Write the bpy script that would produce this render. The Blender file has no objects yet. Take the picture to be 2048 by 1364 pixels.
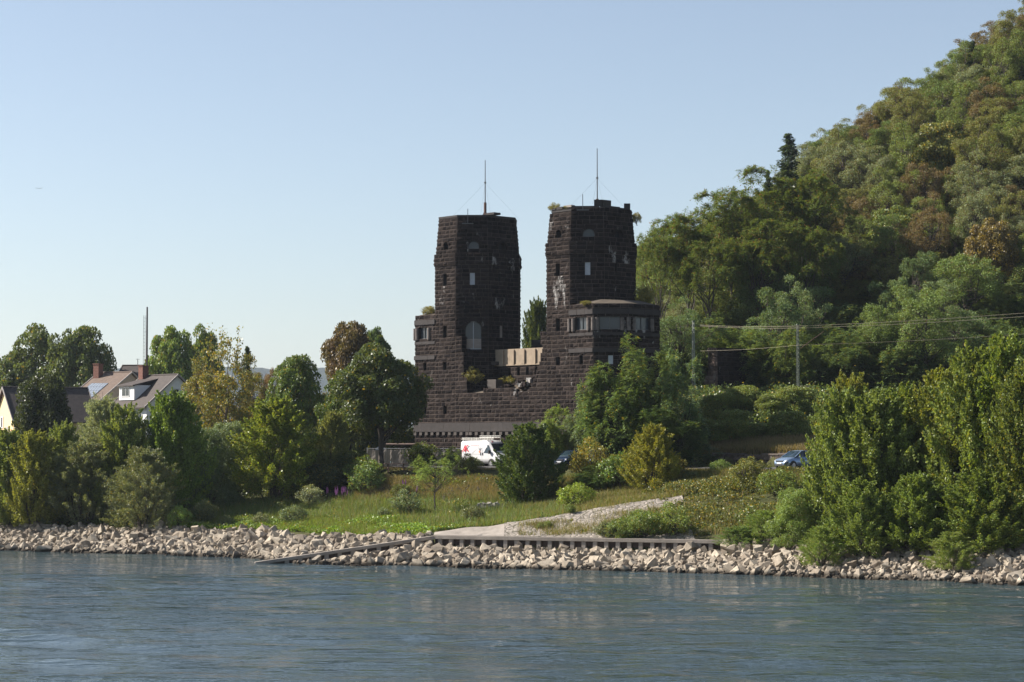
import bpy, bmesh, math, random
import numpy as np
from mathutils import Vector, Matrix
R = math.radians
scn = bpy.context.scene

# ---------------------------------------------------------------- camera, light, exposure
FP, HZ, CH = 4200.0, 885.0, 9.0          # focal length in photo pixels, horizon row, camera height above water
PITCH = math.atan((HZ - 682.0) / FP)
cam_d = bpy.data.cameras.new('camera'); cam = bpy.data.objects.new('camera', cam_d)
scn.collection.objects.link(cam)
cam_d.sensor_width = 36; cam_d.lens = FP / 2048 * 36
cam_d.clip_start = 1; cam_d.clip_end = 20000
cam.location = (0, 0, CH); cam.rotation_euler = (math.pi / 2 + PITCH, 0, 0)
scn.camera = cam
SUN_AZ, SUN_EL = R(-100), R(38)           # azimuth measured from the direction towards the viewer, negative = left
sdir = Vector((math.sin(SUN_AZ) * math.cos(SUN_EL), -math.cos(SUN_AZ) * math.cos(SUN_EL), math.sin(SUN_EL)))
sd = bpy.data.lights.new('sun', 'SUN'); sd.energy = 5.0; sd.angle = R(0.5); sd.color = (1.0, 0.93, 0.84)
sun = bpy.data.objects.new('sun', sd); scn.collection.objects.link(sun)
sun.rotation_euler = sdir.to_track_quat('Z', 'Y').to_euler()
world = bpy.data.worlds.new('World'); scn.world = world; world.use_nodes = True
wn, wl = world.node_tree.nodes, world.node_tree.links
bg = wn['Background']; sky = wn.new('ShaderNodeTexSky'); sky.sky_type = 'NISHITA'; sky.sun_disc = False
sky.sun_elevation = SUN_EL
sky.sun_rotation = math.atan2(sdir.x, sdir.y)
sky.air_density = 0.9; sky.dust_density = 0.8; sky.ozone_density = 1.0; sky.altitude = 50
hs = wn.new('ShaderNodeHueSaturation'); hs.inputs['Saturation'].default_value = 0.82
wl.new(sky.outputs[0], hs.inputs['Color']); wl.new(hs.outputs[0], bg.inputs[0])
bg.inputs[1].default_value = 0.072
scn.view_settings.view_transform = 'Standard'; scn.view_settings.look = 'None'
scn.view_settings.gamma = 1; scn.view_settings.exposure = 1.05
scn.render.engine = 'CYCLES'
cy = scn.cycles; cy.max_bounces = 5; cy.diffuse_bounces = 2; cy.glossy_bounces = 3; cy.transmission_bounces = 3
cy.volume_bounces = 0; cy.use_denoising = True; cy.denoiser = 'OPENIMAGEDENOISE'; cy.denoising_input_passes = 'RGB_ALBEDO_NORMAL'; cy.denoising_prefilter = 'ACCURATE'; cy.caustics_reflective = False; cy.caustics_refractive = False

# ---------------------------------------------------------------- helpers
C = scn.collection
cp, sp_ = math.cos(PITCH), math.sin(PITCH)
def W(px, py, Y):
    """the point of the place that lies Y metres out, seen at photo pixel px, py"""
    cx, cyy = (px - 1024) / FP, (682 - py) / FP
    t = Y / (cp - cyy * sp_)
    return Vector((cx * t, Y, CH + t * (sp_ + cyy * cp)))
def WX(px, Y): return (px - 1024) / FP * Y
def tag(o, label=None, cat=None, group=None, kind=None):
    if label: o['label'] = label
    if cat: o['category'] = cat
    if group: o['group'] = group
    if kind: o['kind'] = kind
    return o
def empty(name, loc=(0, 0, 0), rz=0, **k):
    o = bpy.data.objects.new(name, None); C.objects.link(o); o.location = loc; o.rotation_euler = (0, 0, rz)
    return tag(o, **k)
def mesh_np(name, V, F, mat, smooth=False):
    """V (n,3); F (m,k) array of equal faces or list"""
    me = bpy.data.meshes.new(name)
    if isinstance(F, np.ndarray):
        V = np.asarray(V, dtype=np.float32); k = F.shape[1]
        me.vertices.add(len(V)); me.vertices.foreach_set('co', V.ravel())
        me.loops.add(F.size); me.loops.foreach_set('vertex_index', F.ravel().astype(np.int32))
        me.polygons.add(len(F)); me.polygons.foreach_set('loop_start', np.arange(0, F.size, k, dtype=np.int32))
        try: me.polygons.foreach_set('loop_total', np.full(len(F), k, dtype=np.int32))
        except Exception: pass
        me.update(calc_edges=True)
    else:
        me.from_pydata([tuple(v) for v in V], [], F); me.update()
    if mat: me.materials.append(mat)
    me.polygons.foreach_set('use_smooth', np.full(len(me.polygons), bool(smooth)))
    return me
def obj(name, me, parent=None, **k):
    o = bpy.data.objects.new(name, me); C.objects.link(o)
    if parent: o.parent = parent
    return tag(o, **k)
class MB:
    """collects shapes into one mesh"""
    def __init__(s): s.V = []; s.F = []; s.S = []; s.K = []
    def add(s, vs, fs, stain=0.0, tone=0.5):
        b = len(s.V); s.V += [tuple(v) for v in vs]; s.F += [tuple(i + b for i in f) for f in fs]
        s.S += (list(stain) if hasattr(stain, '__len__') else [stain] * len(vs)); s.K += [tone] * len(vs)
    def box(s, c, d, rz=0, M=None, **k):
        x, y, z = d[0] / 2, d[1] / 2, d[2] / 2
        vs = [Vector(p) for p in ((-x,-y,-z),(x,-y,-z),(x,y,-z),(-x,y,-z),(-x,-y,z),(x,-y,z),(x,y,z),(-x,y,z))]
        m = (M if M else Matrix.Rotation(rz, 4, 'Z'))
        s.add([m @ v + Vector(c) for v in vs], [(0,3,2,1),(4,5,6,7),(0,1,5,4),(1,2,6,5),(2,3,7,6),(3,0,4,7)], **k)
    def bar(s, a, b, w, h=None):
        a, b = Vector(a), Vector(b); d = b - a; h = h or w
        q = d.to_track_quat('X', 'Z').to_matrix().to_4x4()
        s.box((a + b) / 2, (d.length, w, h), M=q)
    def tube(s, pts, rad, n=6, cap=True):
        pts = [Vector(p) for p in pts]; base = len(s.V)
        if not hasattr(rad, '__len__'): rad = [rad] * len(pts)
        vs, fs = [], []
        for i, p in enumerate(pts):
            d = (pts[min(i + 1, len(pts) - 1)] - pts[max(i - 1, 0)])
            if d.length < 1e-6: d = Vector((0, 0, 1))
            d.normalize(); a = d.orthogonal().normalized() if abs(d.z) < .95 else Vector((1, 0, 0))
            a = (a - d * a.dot(d)).normalized(); b = d.cross(a)
            for j in range(n):
                t = 2 * math.pi * j / n; vs.append(p + (a * math.cos(t) + b * math.sin(t)) * rad[i])
        for i in range(len(pts) - 1):
            for j in range(n):
                fs.append((i * n + j, i * n + (j + 1) % n, (i + 1) * n + (j + 1) % n, (i + 1) * n + j))
        if cap: fs += [tuple(range(n))[::-1], tuple((len(pts) - 1) * n + j for j in range(n))]
        s.add(vs, fs)
    def prism(s, poly, y0, y1, axis='y'):
        """poly of (x,z) extruded along y (or (x,y) along z)"""
        n = len(poly)
        if axis == 'y': vs = [(p[0], y0, p[1]) for p in poly] + [(p[0], y1, p[1]) for p in poly]
        else: vs = [(p[0], p[1], y0) for p in poly] + [(p[0], p[1], y1) for p in poly]
        s.add(vs, [tuple(range(n)), tuple(range(2 * n - 1, n - 1, -1))] + [(i, i + n, (i + 1) % n + n, (i + 1) % n) for i in range(n)])
    def build(s, name, mat, parent=None, smooth=False, bevel=0, **k):
        me = mesh_np(name, s.V, s.F, mat, smooth)
        bm = bmesh.new(); bm.from_mesh(me)
        if bevel:
            bmesh.ops.remove_doubles(bm, verts=bm.verts, dist=1e-4)
            bmesh.ops.bevel(bm, geom=[e for e in bm.edges if e.calc_face_angle(0) > .5], offset=bevel, segments=2, affect='EDGES', clamp_overlap=True)
        bmesh.ops.recalc_face_normals(bm, faces=bm.faces); bm.to_mesh(me); bm.free()
        if not bevel and any(s.S) or any(abs(t - .5) > .001 for t in s.K) and not bevel:
            at = me.attributes.new('stain', 'FLOAT', 'POINT'); at.data.foreach_set('value', s.S)
            at = me.attributes.new('tone', 'FLOAT', 'POINT'); at.data.foreach_set('value', s.K)
        return obj(name, me, parent, **k)

# ---------------------------------------------------------------- materials
MATS = {}
class N:
    def __init__(s, name):
        s.m = bpy.data.materials.new(name); s.m.use_nodes = True; s.t = s.m.node_tree
        s.b = s.t.nodes['Principled BSDF']; s.out = s.t.nodes['Material Output']
    def n(s, ty, **k):
        x = s.t.nodes.new('ShaderNode' + ty)
        for a, v in k.items():
            if a in x.inputs: x.inputs[a].default_value = v
            else: setattr(x, a, v)
        return x
    def l(s, a, b): s.t.links.new(a, b)
    def coord(s, which='Object'): return s.n('TexCoord').outputs[which]
    def noise(s, scale, vec=None, detail=4, rough=.6, stretch=None):
        x = s.n('TexNoise'); x.inputs['Scale'].default_value = scale; x.inputs['Detail'].default_value = detail; x.inputs['Roughness'].default_value = rough
        v = vec or s.n('NewGeometry').outputs['Position']
        if stretch:
            mp = s.n('Mapping'); mp.inputs['Scale'].default_value = stretch; s.l(v, mp.inputs['Vector']); v = mp.outputs[0]
        s.l(v, x.inputs['Vector']); return x.outputs['Fac']
    def ramp(s, fac, stops):
        x = s.n('ValToRGB'); e = x.color_ramp.elements
        while len(e) < len(stops): e.new(.5)
        for i, (p, c) in enumerate(stops): e[i].position = p; e[i].color = (*c, 1) if hasattr(c, '__len__') else (c, c, c, 1)
        s.l(fac, x.inputs[0]); return x.outputs[0]
    def mix(s, fac, a, b, mode='MIX'):
        x = s.n('Mix', data_type='RGBA', blend_type=mode)
        for v, i in ((fac, 0), (a, 6), (b, 7)):
            if hasattr(v, 'is_linked'): s.l(v, x.inputs[i])
            elif i == 0: x.inputs[0].default_value = v
            else: x.inputs[i].default_value = (*v, 1) if len(v) == 3 else v
        return x.outputs[2]
    def math(s, op, a, b=0.0, c=0.0):
        x = s.n('Math', operation=op)
        for i, v in enumerate((a, b, c)):
            if hasattr(v, 'is_linked'): s.l(v, x.inputs[i])
            else: x.inputs[i].default_value = v
        return x.outputs[0]
    def bump(s, h, strength=.5, dist=.05):
        x = s.n('Bump'); x.inputs['Strength'].default_value = strength; x.inputs['Distance'].default_value = dist
        s.l(h, x.inputs['Height']); s.l(x.outputs[0], s.b.inputs['Normal']); return x
def plain(name, col, rough=.6, metal=0, var=.25, scale=3.0, spec=.5, bump=0, stretch=None):
    if name in MATS: return MATS[name]
    k = N(name); f = k.noise(scale, k.coord(), stretch=stretch)
    c0 = tuple(x * (1 - var) for x in col); c1 = tuple(min(1, x * (1 + var)) for x in col)
    k.l(k.ramp(f, [(.25, c0), (.75, c1)]), k.b.inputs['Base Color'])
    k.b.inputs['Roughness'].default_value = rough; k.b.inputs['Metallic'].default_value = metal
    k.b.inputs['Specular IOR Level'].default_value = spec
    if bump: k.bump(k.noise(scale * 6, k.coord()), .6, bump)
    MATS[name] = k.m; return k.m
def glass(name, col, rough=.05):
    if name in MATS: return MATS[name]
    k = N(name); k.b.inputs['Base Color'].default_value = (*col, 1); k.b.inputs['Roughness'].default_value = rough
    k.b.inputs['Specular IOR Level'].default_value = .55
    k.bump(k.noise(1.3, k.coord()), .15, .05)
    MATS[name] = k.m; return k.m

# foliage: object colour gives the leaf colour, its alpha the share of turned (yellow or brown) leaves
def leaf_mat(name, turned, gloss=.42, spec=.35, transl=.34):
    k = N(name); oi = k.n('ObjectInfo'); ge = k.n('NewGeometry'); rnd = ge.outputs['Random Per Island']
    v = k.ramp(rnd, [(0, .6), (.5, 1.05), (1, 1.6)])
    c = k.mix(1.0, oi.outputs['Color'], v, 'MULTIPLY')
    big = k.noise(.45, k.coord(), 3)
    c = k.mix(k.math('MULTIPLY', k.ramp(big, [(.35, 0), (.7, 1)]), .45), c, (.13, .15, .03), 'MIX')
    r2 = k.n('TexWhiteNoise', noise_dimensions='1D'); k.l(k.math('MULTIPLY', rnd, 917.0), r2.inputs['W'])
    f2 = k.noise(.8, k.coord(), 2)
    sel = k.math('LESS_THAN', k.math('MULTIPLY', r2.outputs['Value'], k.math('SUBTRACT', 1.75, k.math('MULTIPLY', f2, 1.5))), oi.outputs['Alpha'])
    c = k.mix(sel, c, turned)
    k.l(c, k.b.inputs['Base Color']); k.b.inputs['Roughness'].default_value = gloss
    k.b.inputs['Specular IOR Level'].default_value = spec
    tr = k.n('BsdfTranslucent'); c2 = k.mix(1.0, c, (1.5, 1.35, .55), 'MULTIPLY'); k.l(c2, tr.inputs['Color'])
    mx = k.n('MixShader'); mx.inputs[0].default_value = transl
    k.l(k.b.outputs[0], mx.inputs[1]); k.l(tr.outputs[0], mx.inputs[2]); k.l(mx.outputs[0], k.out.inputs['Surface'])
    return k.m
M_leaf = leaf_mat('leaf_green', (.33, .24, .035))
M_leafb = leaf_mat('leaf_browning', (.15, .085, .04), gloss=.55, spec=.25)
M_leafo = leaf_mat('leaf_orange_seed', (.24, .115, .04), gloss=.5, spec=.25)
M_gloss = leaf_mat('leaf_glossy', (.3, .27, .05), gloss=.46, spec=.4)
M_grass = leaf_mat('grass_blade', (.26, .205, .11), gloss=.6, spec=.2, transl=.35)
M_bark = plain('bark', (.06, .048, .038), .9, var=.4, scale=4, bump=.02, stretch=(1, 1, .25))
M_barkp = plain('bark_pale', (.17, .14, .11), .9, var=.4, scale=4, bump=.02)

def masonry_mat(name, dark, light, stain=(.5, .48, .46)):
    k = N(name)
    t = k.n('Attribute', attribute_name='tone'); s = k.n('Attribute', attribute_name='stain')
    pos = k.coord()
    c = k.ramp(t.outputs['Fac'], [(0, dark), (1, light)])
    f = k.noise(2.2, pos, 5); c = k.mix(1.0, c, k.ramp(f, [(.25, .6), (.75, 1.4)]), 'MULTIPLY')
    f2 = k.noise(.35, pos, 3); c = k.mix(1.0, c, k.ramp(f2, [(.3, .75), (.7, 1.25)]), 'MULTIPLY')
    fs = k.noise(1.5, pos, 3, .5, stretch=(1, 1, .3)); fs2 = k.noise(7, pos, 4, .7, stretch=(1, 1, .5))
    sm = k.math('ADD', k.math('MULTIPLY', s.outputs['Fac'], .20), k.math('ADD', k.math('MULTIPLY', fs, .75), k.math('MULTIPLY', fs2, .25)))
    c = k.mix(k.ramp(sm, [(.66, 0), (.76, .6)]), c, stain)
    k.l(c, k.b.inputs['Base Color']); k.b.inputs['Roughness'].default_value = .95; k.b.inputs['Specular IOR Level'].default_value = .06
    k.bump(k.noise(9, pos, 5), .7, .06)
    return k.m
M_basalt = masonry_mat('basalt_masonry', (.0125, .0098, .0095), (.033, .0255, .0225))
M_basalt_lit = masonry_mat('sunlit_masonry', (.10, .075, .06), (.2, .15, .125))  # brighter copy of the basalt: sunlight on the abutment's end put into the colour
M_band = plain('smooth_stone_band', (.026, .0205, .019), .85, var=.3, scale=1.2, bump=.02)
M_conc = plain('pale_concrete', (.27, .21, .15), .9, var=.25, scale=1.4, bump=.01)
M_conc2 = plain('grey_concrete', (.27, .235, .2), .9, var=.3, scale=1.1, bump=.01)
M_dark = plain('dark_void', (.008, .008, .009), .9)  # near-black sheet set in openings; the darkness inside is put into its colour
M_board = plain('pale_board', (.42, .44, .48), .5, var=.12)
M_boardb = plain('brown_board', (.27, .23, .2), .7, var=.15)
M_glass = glass('dusty_glass', (.035, .045, .055), .2)
M_rust = plain('rusty_iron', (.10, .05, .035), .75, var=.4, scale=6)
M_steel = plain('grey_steel', (.10, .10, .10), .5, .3)
# ---------------------------------------------------------------- terrain
CX = np.array([-3000,-120,-80,-43,-30,-21,-17,-10,-6,1.6,8,15,22,33,70,130,3000.])
A_Y = np.array([900,205,190,177,171,166,158.5,155.5,154.3,151,148,145,140.5,133.4,112,90,-400.])
B_Y = np.array([908,213,198,184.5,179,174.5,172,166,161.4,158.7,156.4,153.9,149.5,142,121,99,-390])
B_z = np.array([1.6,1.6,1.6,1.6,1.6,1.6,1.6,1.55,1.75,1.75,1.75,1.75,1.75,1.75,1.7,1.7,1.7])
B2_Y = np.array([914,219,204,190,185,181,179,174,163.5,163.2,164.5,166,162,152,130,108,-380])
B2_z = np.array([2.2,2.2,2.2,2.2,2.3,2.4,2.4,2.5,2.0,2.95,4.0,5.0,5.0,4.5,4.5,4.5,4.5])
C_Y = np.array([925,228,212,198,193,189,187,183,184,180,176,170,166,158,136,114,-370])
C_z = np.array([3,3,3,3,3.2,3.4,3.6,3.9,3.9,3.5,4.7,5.7,6.0,6.0,6.0,6.0,6.0])
D_Y = np.array([940,245,228,212,206,200,196,190,191,190,183,174.5,169,163,142,120,-360])
D_z = np.array([6.6,6.6,6.6,6.6,6.6,6.6,6.5,6.45,6.5,6.6,6.65,6.65,6.7,6.7,6.7,6.7,6.7])
def sst(a, b, x):
    t = np.clip((x - a) / (b - a), 0, 1); return t * t * (3 - 2 * t)
def vnoise(x, y, s, seed=0):
    x = np.asarray(x, float) * s; y = np.asarray(y, float) * s
    return (np.sin(x * 1.3 + seed + 1.7 * np.sin(y * .7 + seed * 2)) + np.sin(y * 1.7 - seed * 3 + 1.3 * np.sin(x * .9))
            + .6 * np.sin(x * 2.9 + y * 1.9 + seed)) / 2.6
SKX = [1270, 1330, 1420, 1500, 1560, 1610, 1680, 1740, 1800, 1850, 1900, 1950, 2000, 2060, 2400]
SKY = [482, 455, 436, 408, 360, 302, 246, 218, 178, 142, 122, 78, 36, -4, -230]
def height(X, Y):
    X = np.asarray(X, float); Y = np.asarray(Y, float)
    ys = [np.interp(X, CX, q) for q in (A_Y, B_Y, B2_Y, C_Y, D_Y)]
    zs = [np.zeros_like(X)] + [np.interp(X, CX, q) for q in (B_z, B2_z, C_z, D_z)]
    z = np.where(Y < ys[0], np.maximum((Y - ys[0]) * .25, -2.5), 0.)
    for i in range(4):
        t = (Y - ys[i]) / (ys[i + 1] - ys[i])
        z = np.where((t >= 0) & (t < 1), zs[i] + (zs[i + 1] - zs[i]) * t, z)
    flat = zs[4] + .25 * sst(0, 60, Y - ys[4])
    z = np.where(Y >= ys[4], flat, z)
    # railway embankment and hill behind the road
    yr = 197.3 - (X - 17) * .8
    w = np.where(Y < 216, sst(14, 19, X), sst(4, 19, X))
    w = sst(14, 19, X) + (sst(4, 19, X) - sst(14, 19, X)) * sst(206, 224, Y)
    e1 = np.where(Y > yr, 1.05 + (14 - 7.9) * np.clip((Y - yr) / np.maximum(223 - yr, 5), 0, 1), 0)
    z = z + w * e1 * (Y > yr)
    z300 = 16.5 + .60 * np.clip(X, 0, 150)
    hl = np.clip((Y - 234) / 66, 0, 1.25)
    hz = (z300 - 14) * hl
    z = z + w * np.where(Y > 234, hz, 0) * sst(0, 20, X + 2)
    pxx_ = 1024 + X / np.maximum(Y, 1) * FP
    cap = CH + (885 - (np.interp(pxx_, SKX, SKY) + 120)) * np.maximum(Y, 1) / FP
    capw = sst(246, 256, Y) * (X > 0) * (Y < 400)
    z = np.where((z > cap) & (capw > 0), z + (np.maximum(cap, 12) - z) * capw, z)
    capY = np.interp(X, [-19, -5.9, 15.1, 16.2], [157.3, 160.3, 152.7, 152.4])
    inf = (X > -6.2) & (X < 15.6)
    z = np.where(inf, z * (1 - .36 * (1 - sst(-.15, .35, Y - capY))), z)
    z = z + .12 * vnoise(X, Y, .8) * sst(3, 12, Y - ys[0]) + 1.2 * vnoise(X, Y, .12, 2) * w * sst(240, 260, Y)
    return z
def gz(x, y): return float(height(np.array([x]), np.array([y]))[0])
xs = np.concatenate([[-4000, -2000, -1000, -500, -300, -200, -150], np.arange(-120, 130.1, 1.0), [140, 160, 200, 300, 500, 1000, 2000, 4000]])
ysg = np.concatenate([[-600, 0, 60], np.arange(84, 150, 1.0), np.arange(150, 165, .25), np.arange(165, 330.1, 1.0), [340, 360, 400, 500, 700, 1000, 1600, 2400, 3600, 4600, 7000]])
GX, GY = np.meshgrid(xs, ysg); GZ = height(GX, GY)
def gridmesh(name, GX, GY, GZ, mat, smooth=True):
    h, w = GX.shape; V = np.stack([GX, GY, GZ], -1).reshape(-1, 3)
    i = np.arange(h * w).reshape(h, w)
    F = np.stack([i[:-1, :-1], i[:-1, 1:], i[1:, 1:], i[1:, :-1]], -1).reshape(-1, 4)
    return mesh_np(name, V, F, mat, smooth)
k = N('ground_soil'); pos = k.n('NewGeometry').outputs['Position']
f = k.noise(.35, pos, 6); f3 = k.noise(3.0, pos, 5)
c = k.ramp(f, [(.3, (.035, .045, .016)), (.5, (.07, .07, .028)), (.7, (.13, .105, .055))])
c = k.mix(1.0, c, k.ramp(f3, [(.3, .6), (.7, 1.35)]), 'MULTIPLY')
sx = k.n('SeparateXYZ'); k.l(pos, sx.inputs[0])
low = k.math('LESS_THAN', sx.outputs[2], 1.0); c = k.mix(low, c, (.07, .06, .05))
k.l(c, k.b.inputs['Base Color']); k.b.inputs['Roughness'].default_value = .95; k.b.inputs['Specular IOR Level'].default_value = .1
k.bump(f3, .8, .15); M_ground = k.m
obj('ground', gridmesh('ground', GX, GY, GZ, M_ground), kind='structure')

# water: real swell in the mesh near the viewer, ripples as bump
def water_mat():
    k = N('river_water'); pos = k.n('NewGeometry').outputs['Position']
    k.b.inputs['Base Color'].default_value = (.034, .053, .060, 1); k.b.inputs['Roughness'].default_value = .07
    k.b.inputs['IOR'].default_value = 1.333; k.b.inputs['Specular IOR Level'].default_value = .5
    a = k.noise(1.0, pos, 3, .5, stretch=(.22, .7, 1)); b = k.noise(1.0, pos, 3, .55, stretch=(.9, 2.2, 1)); g = k.noise(1.0, pos, 3, .6, stretch=(.022, .06, 1))
    hgt = k.math('ADD', k.math('MULTIPLY', a, 1.2), k.math('MULTIPLY', b, .5))
    hgt = k.math('MULTIPLY', hgt, k.math('ADD', k.math('MULTIPLY', g, 1.9), -.02))
    k.bump(hgt, 1.0, .30)
    return k.m
M_water = water_mat()
wx = np.concatenate([[-4000, -900, -200], np.arange(-60, 60.1, .5), [200, 900, 4000]])
wy = np.concatenate([[-600, -100, 30], np.arange(62, 186.1, .4), [260, 950]])
QX, QY = np.meshgrid(wx, wy)
rngw = np.random.RandomState(5); QZ = np.zeros_like(QX)
for i in range(26):
    lam = rngw.uniform(2.0, 6.5); th = rngw.normal(R(82), .5); ph = rngw.uniform(0, 6.28)
    QZ += .0040 * lam * np.sin(2 * math.pi / lam * (QX * math.cos(th) + QY * math.sin(th)) + ph)
QZ *= (np.abs(QX) < 61) * sst(60, 66, QY) * (1 - sst(150, 186, QY) * .8) * (.6 + .5 * vnoise(QX, QY, .09, 4))
obj('water', gridmesh('water', QX, QY, QZ, M_water), kind='structure')

# far hills across the valley
hx = np.linspace(-3800, 3900, 420); hy = np.array([4700, 4780, 4860, 4960, 5060, 5200, 5500.])
HX, HY = np.meshgrid(hx, hy)
prof = np.array([0, .35, .65, .88, 1.0, .97, .7])[:, None]
rr = 186 + 14 * np.sin(HX / 530 + 1.1) + 7 * np.sin(HX / 190 + .5) + 3 * np.sin(HX / 37) + 2 * np.sin(HX / 11.)
k = N('far_forest'); f = k.noise(.02, k.n('NewGeometry').outputs['Position'], 8, .8)
k.l(k.ramp(f, [(.35, (.012, .02, .010)), (.65, (.05, .065, .025))]), k.b.inputs['Base Color']); k.b.inputs['Roughness'].default_value = 1
k.b.inputs['Specular IOR Level'].default_value = 0; k.bump(f, 1, 25)
obj('hills', gridmesh('hills', HX, HY, 6 + rr * prof + rngw.uniform(-3, 3, HX.shape) * (prof > .3), k.m), kind='structure')

# road along the top of the bank, car park tarmac
M_asph = plain('asphalt', (.075, .07, .068), .9, var=.2, scale=.8, bump=.004)
def strip(name, pts, wid, dz, mat):
    V, F = [], []
    for i, (x, y) in enumerate(pts):
        a = Vector(pts[max(i - 1, 0)]); b = Vector(pts[min(i + 1, len(pts) - 1)]); d = (b - a).normalized(); n = Vector((-d.y, d.x))
        ww = wid[i] if hasattr(wid, '__len__') else wid
        for s in np.linspace(-1, 1, 5):
            q = Vector((x, y)) + n * s * ww / 2; V.append((q.x, q.y, gz(q.x, q.y) + dz))
    for i in range(len(pts) - 1):
        for j in range(4): F.append((i * 5 + j, i * 5 + j + 1, (i + 1) * 5 + j + 1, (i + 1) * 5 + j))
    return obj(name, mesh_np(name, V, F, mat), kind='structure')
rp = [(60, 150), (45, 158.5), (35, 166), (27, 173.5), (20, 180), (14, 184.5), (8, 189), (3, 194), (-4, 201.5), (-14, 213), (-30, 232)]
rpf = []
for i in range(len(rp) - 1):
    for t in np.linspace(0, 1, 12, endpoint=False): rpf.append((rp[i][0] + (rp[i+1][0] - rp[i][0]) * t, rp[i][1] + (rp[i+1][1] - rp[i][1]) * t))
strip('road', rpf, 7.5, .10, M_asph)

# ---------------------------------------------------------------- the ruined bridge towers
ANG = R(48); U = Vector((math.cos(ANG), -math.sin(ANG), 0)); Vv = Vector((math.sin(ANG), math.cos(ANG), 0))
OL = Vector((WX(870, 212), 212, 0)); SEP = 16.58
WC, KD, WS = 3.15, 2.33, 4.1
def L2W(u, v, z=0.0): return OL + U * u + Vv * v + Vector((0, 0, z))
def octo(u0, e=0.0, v0=0.0):
    pts = [(0, 0), (WC, 0), (WC + KD, KD), (WC + KD, KD + WS), (WC, 2 * KD + WS), (0, 2 * KD + WS), (-KD, KD + WS), (-KD, KD)]
    c = (WC / 2, KD + WS / 2); rx = WC / 2 + KD; ry = KD + WS / 2
    return [(u0 + c[0] + (p[0] - c[0]) * (1 - e / rx), v0 + c[1] + (p[1] - c[1]) * (1 - e / ry)) for p in pts]
rng = random.Random(11)
def course(mb, mm, a, b, z0, z1, holes=(), stain=None, bl=(.55, 1.15), rough=1.0, tonebias=0.0):
    """one course of rough stone on the wall from plan point a to b (left to right seen from outside)"""
    A = L2W(*a); B = L2W(*b); Lg = (B - A).length
    if Lg < .05: return
    d = (B - A) / Lg; n = Vector((d.y, -d.x, 0))
    segs = [(0, Lg)]
    for h0, h1, q0, q1 in holes:
        if q1 <= z0 + .03 or q0 >= z1 - .03: continue
        ns = []
        for s0, s1 in segs:
            if h0 > s0: ns.append((s0, min(h0, s1)))
            if h1 < s1: ns.append((max(h1, s0), s1))
        segs = [s for s in ns if s[1] - s[0] > .02]
    P = lambda u, z, o: A + d * u + n * o + Vector((0, 0, z))
    for s0, s1 in segs:
        mm.add([P(s0, z0, 0), P(s1, z0, 0), P(s1, z1, 0), P(s0, z1, 0)], [(0, 1, 2, 3)], stain=(stain(s0, z0, Lg) if stain else 0), tone=.5)
        u = s0 + (0 if rng.random() < .5 else -.0)
        first = True
        while u < s1 - .04:
            w = rng.uniform(*bl)
            if first: w *= rng.uniform(.5, 1); first = False
            e = min(u + w, s1)
            if s1 - e < .25: e = s1
            j = .018; o = lambda k=1: rng.uniform(.006, .022) * rough * k
            x0, x1, y0, y1 = u + j, e - j, z0 + j, z1 - j
            jt = lambda: rng.uniform(0, .035)
            vs = [P(x0, y0, .0), P(x1, y0, .0), P(x1, y1, .0), P(x0, y1, .0),
                  P(x0 + jt(), y0 + jt(), o()), P(x1 - jt(), y0 + jt(), o()), P(x1 - jt(), y1 - jt(), o()), P(x0 + jt(), y1 - jt(), o()),
                  P(x0 + (x1 - x0) * rng.uniform(.3, .7), y0 + (y1 - y0) * rng.uniform(.35, .75), rng.uniform(.04, .12) * rough)]
            st = stain((x0 + x1) / 2, (z0 + z1) / 2, Lg) if stain else 0
            mb.add(vs, [(0,1,5,4),(1,2,6,5),(2,3,7,6),(3,0,4,7),(4,5,8),(5,6,8),(6,7,8),(7,4,8)], stain=st, tone=max(0, min(1, rng.gauss(.45 + tonebias, .33))))
            u = e
CH_ = .405
CHT = (31.62 - 6.2) / 63
def sn(z): return 6.2 + round((z - 6.2) / CHT) * CHT
def snh(hs): return [(h[0], h[1], sn(h[2]), max(sn(h[3]), sn(h[2]) + CHT)) for h in hs]
def zstain(zones):
    def f(u, z, L):
        s = 0
        for (u0, u1, z0, z1, k) in zones:
            if u0 <= u / max(L, .1) <= u1 and z0 <= z <= z1: s = max(s, k)
        return s
    return f
M_mortar = masonry_mat('mortar', (.055, .043, .037), (.12, .095, .08))
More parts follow.
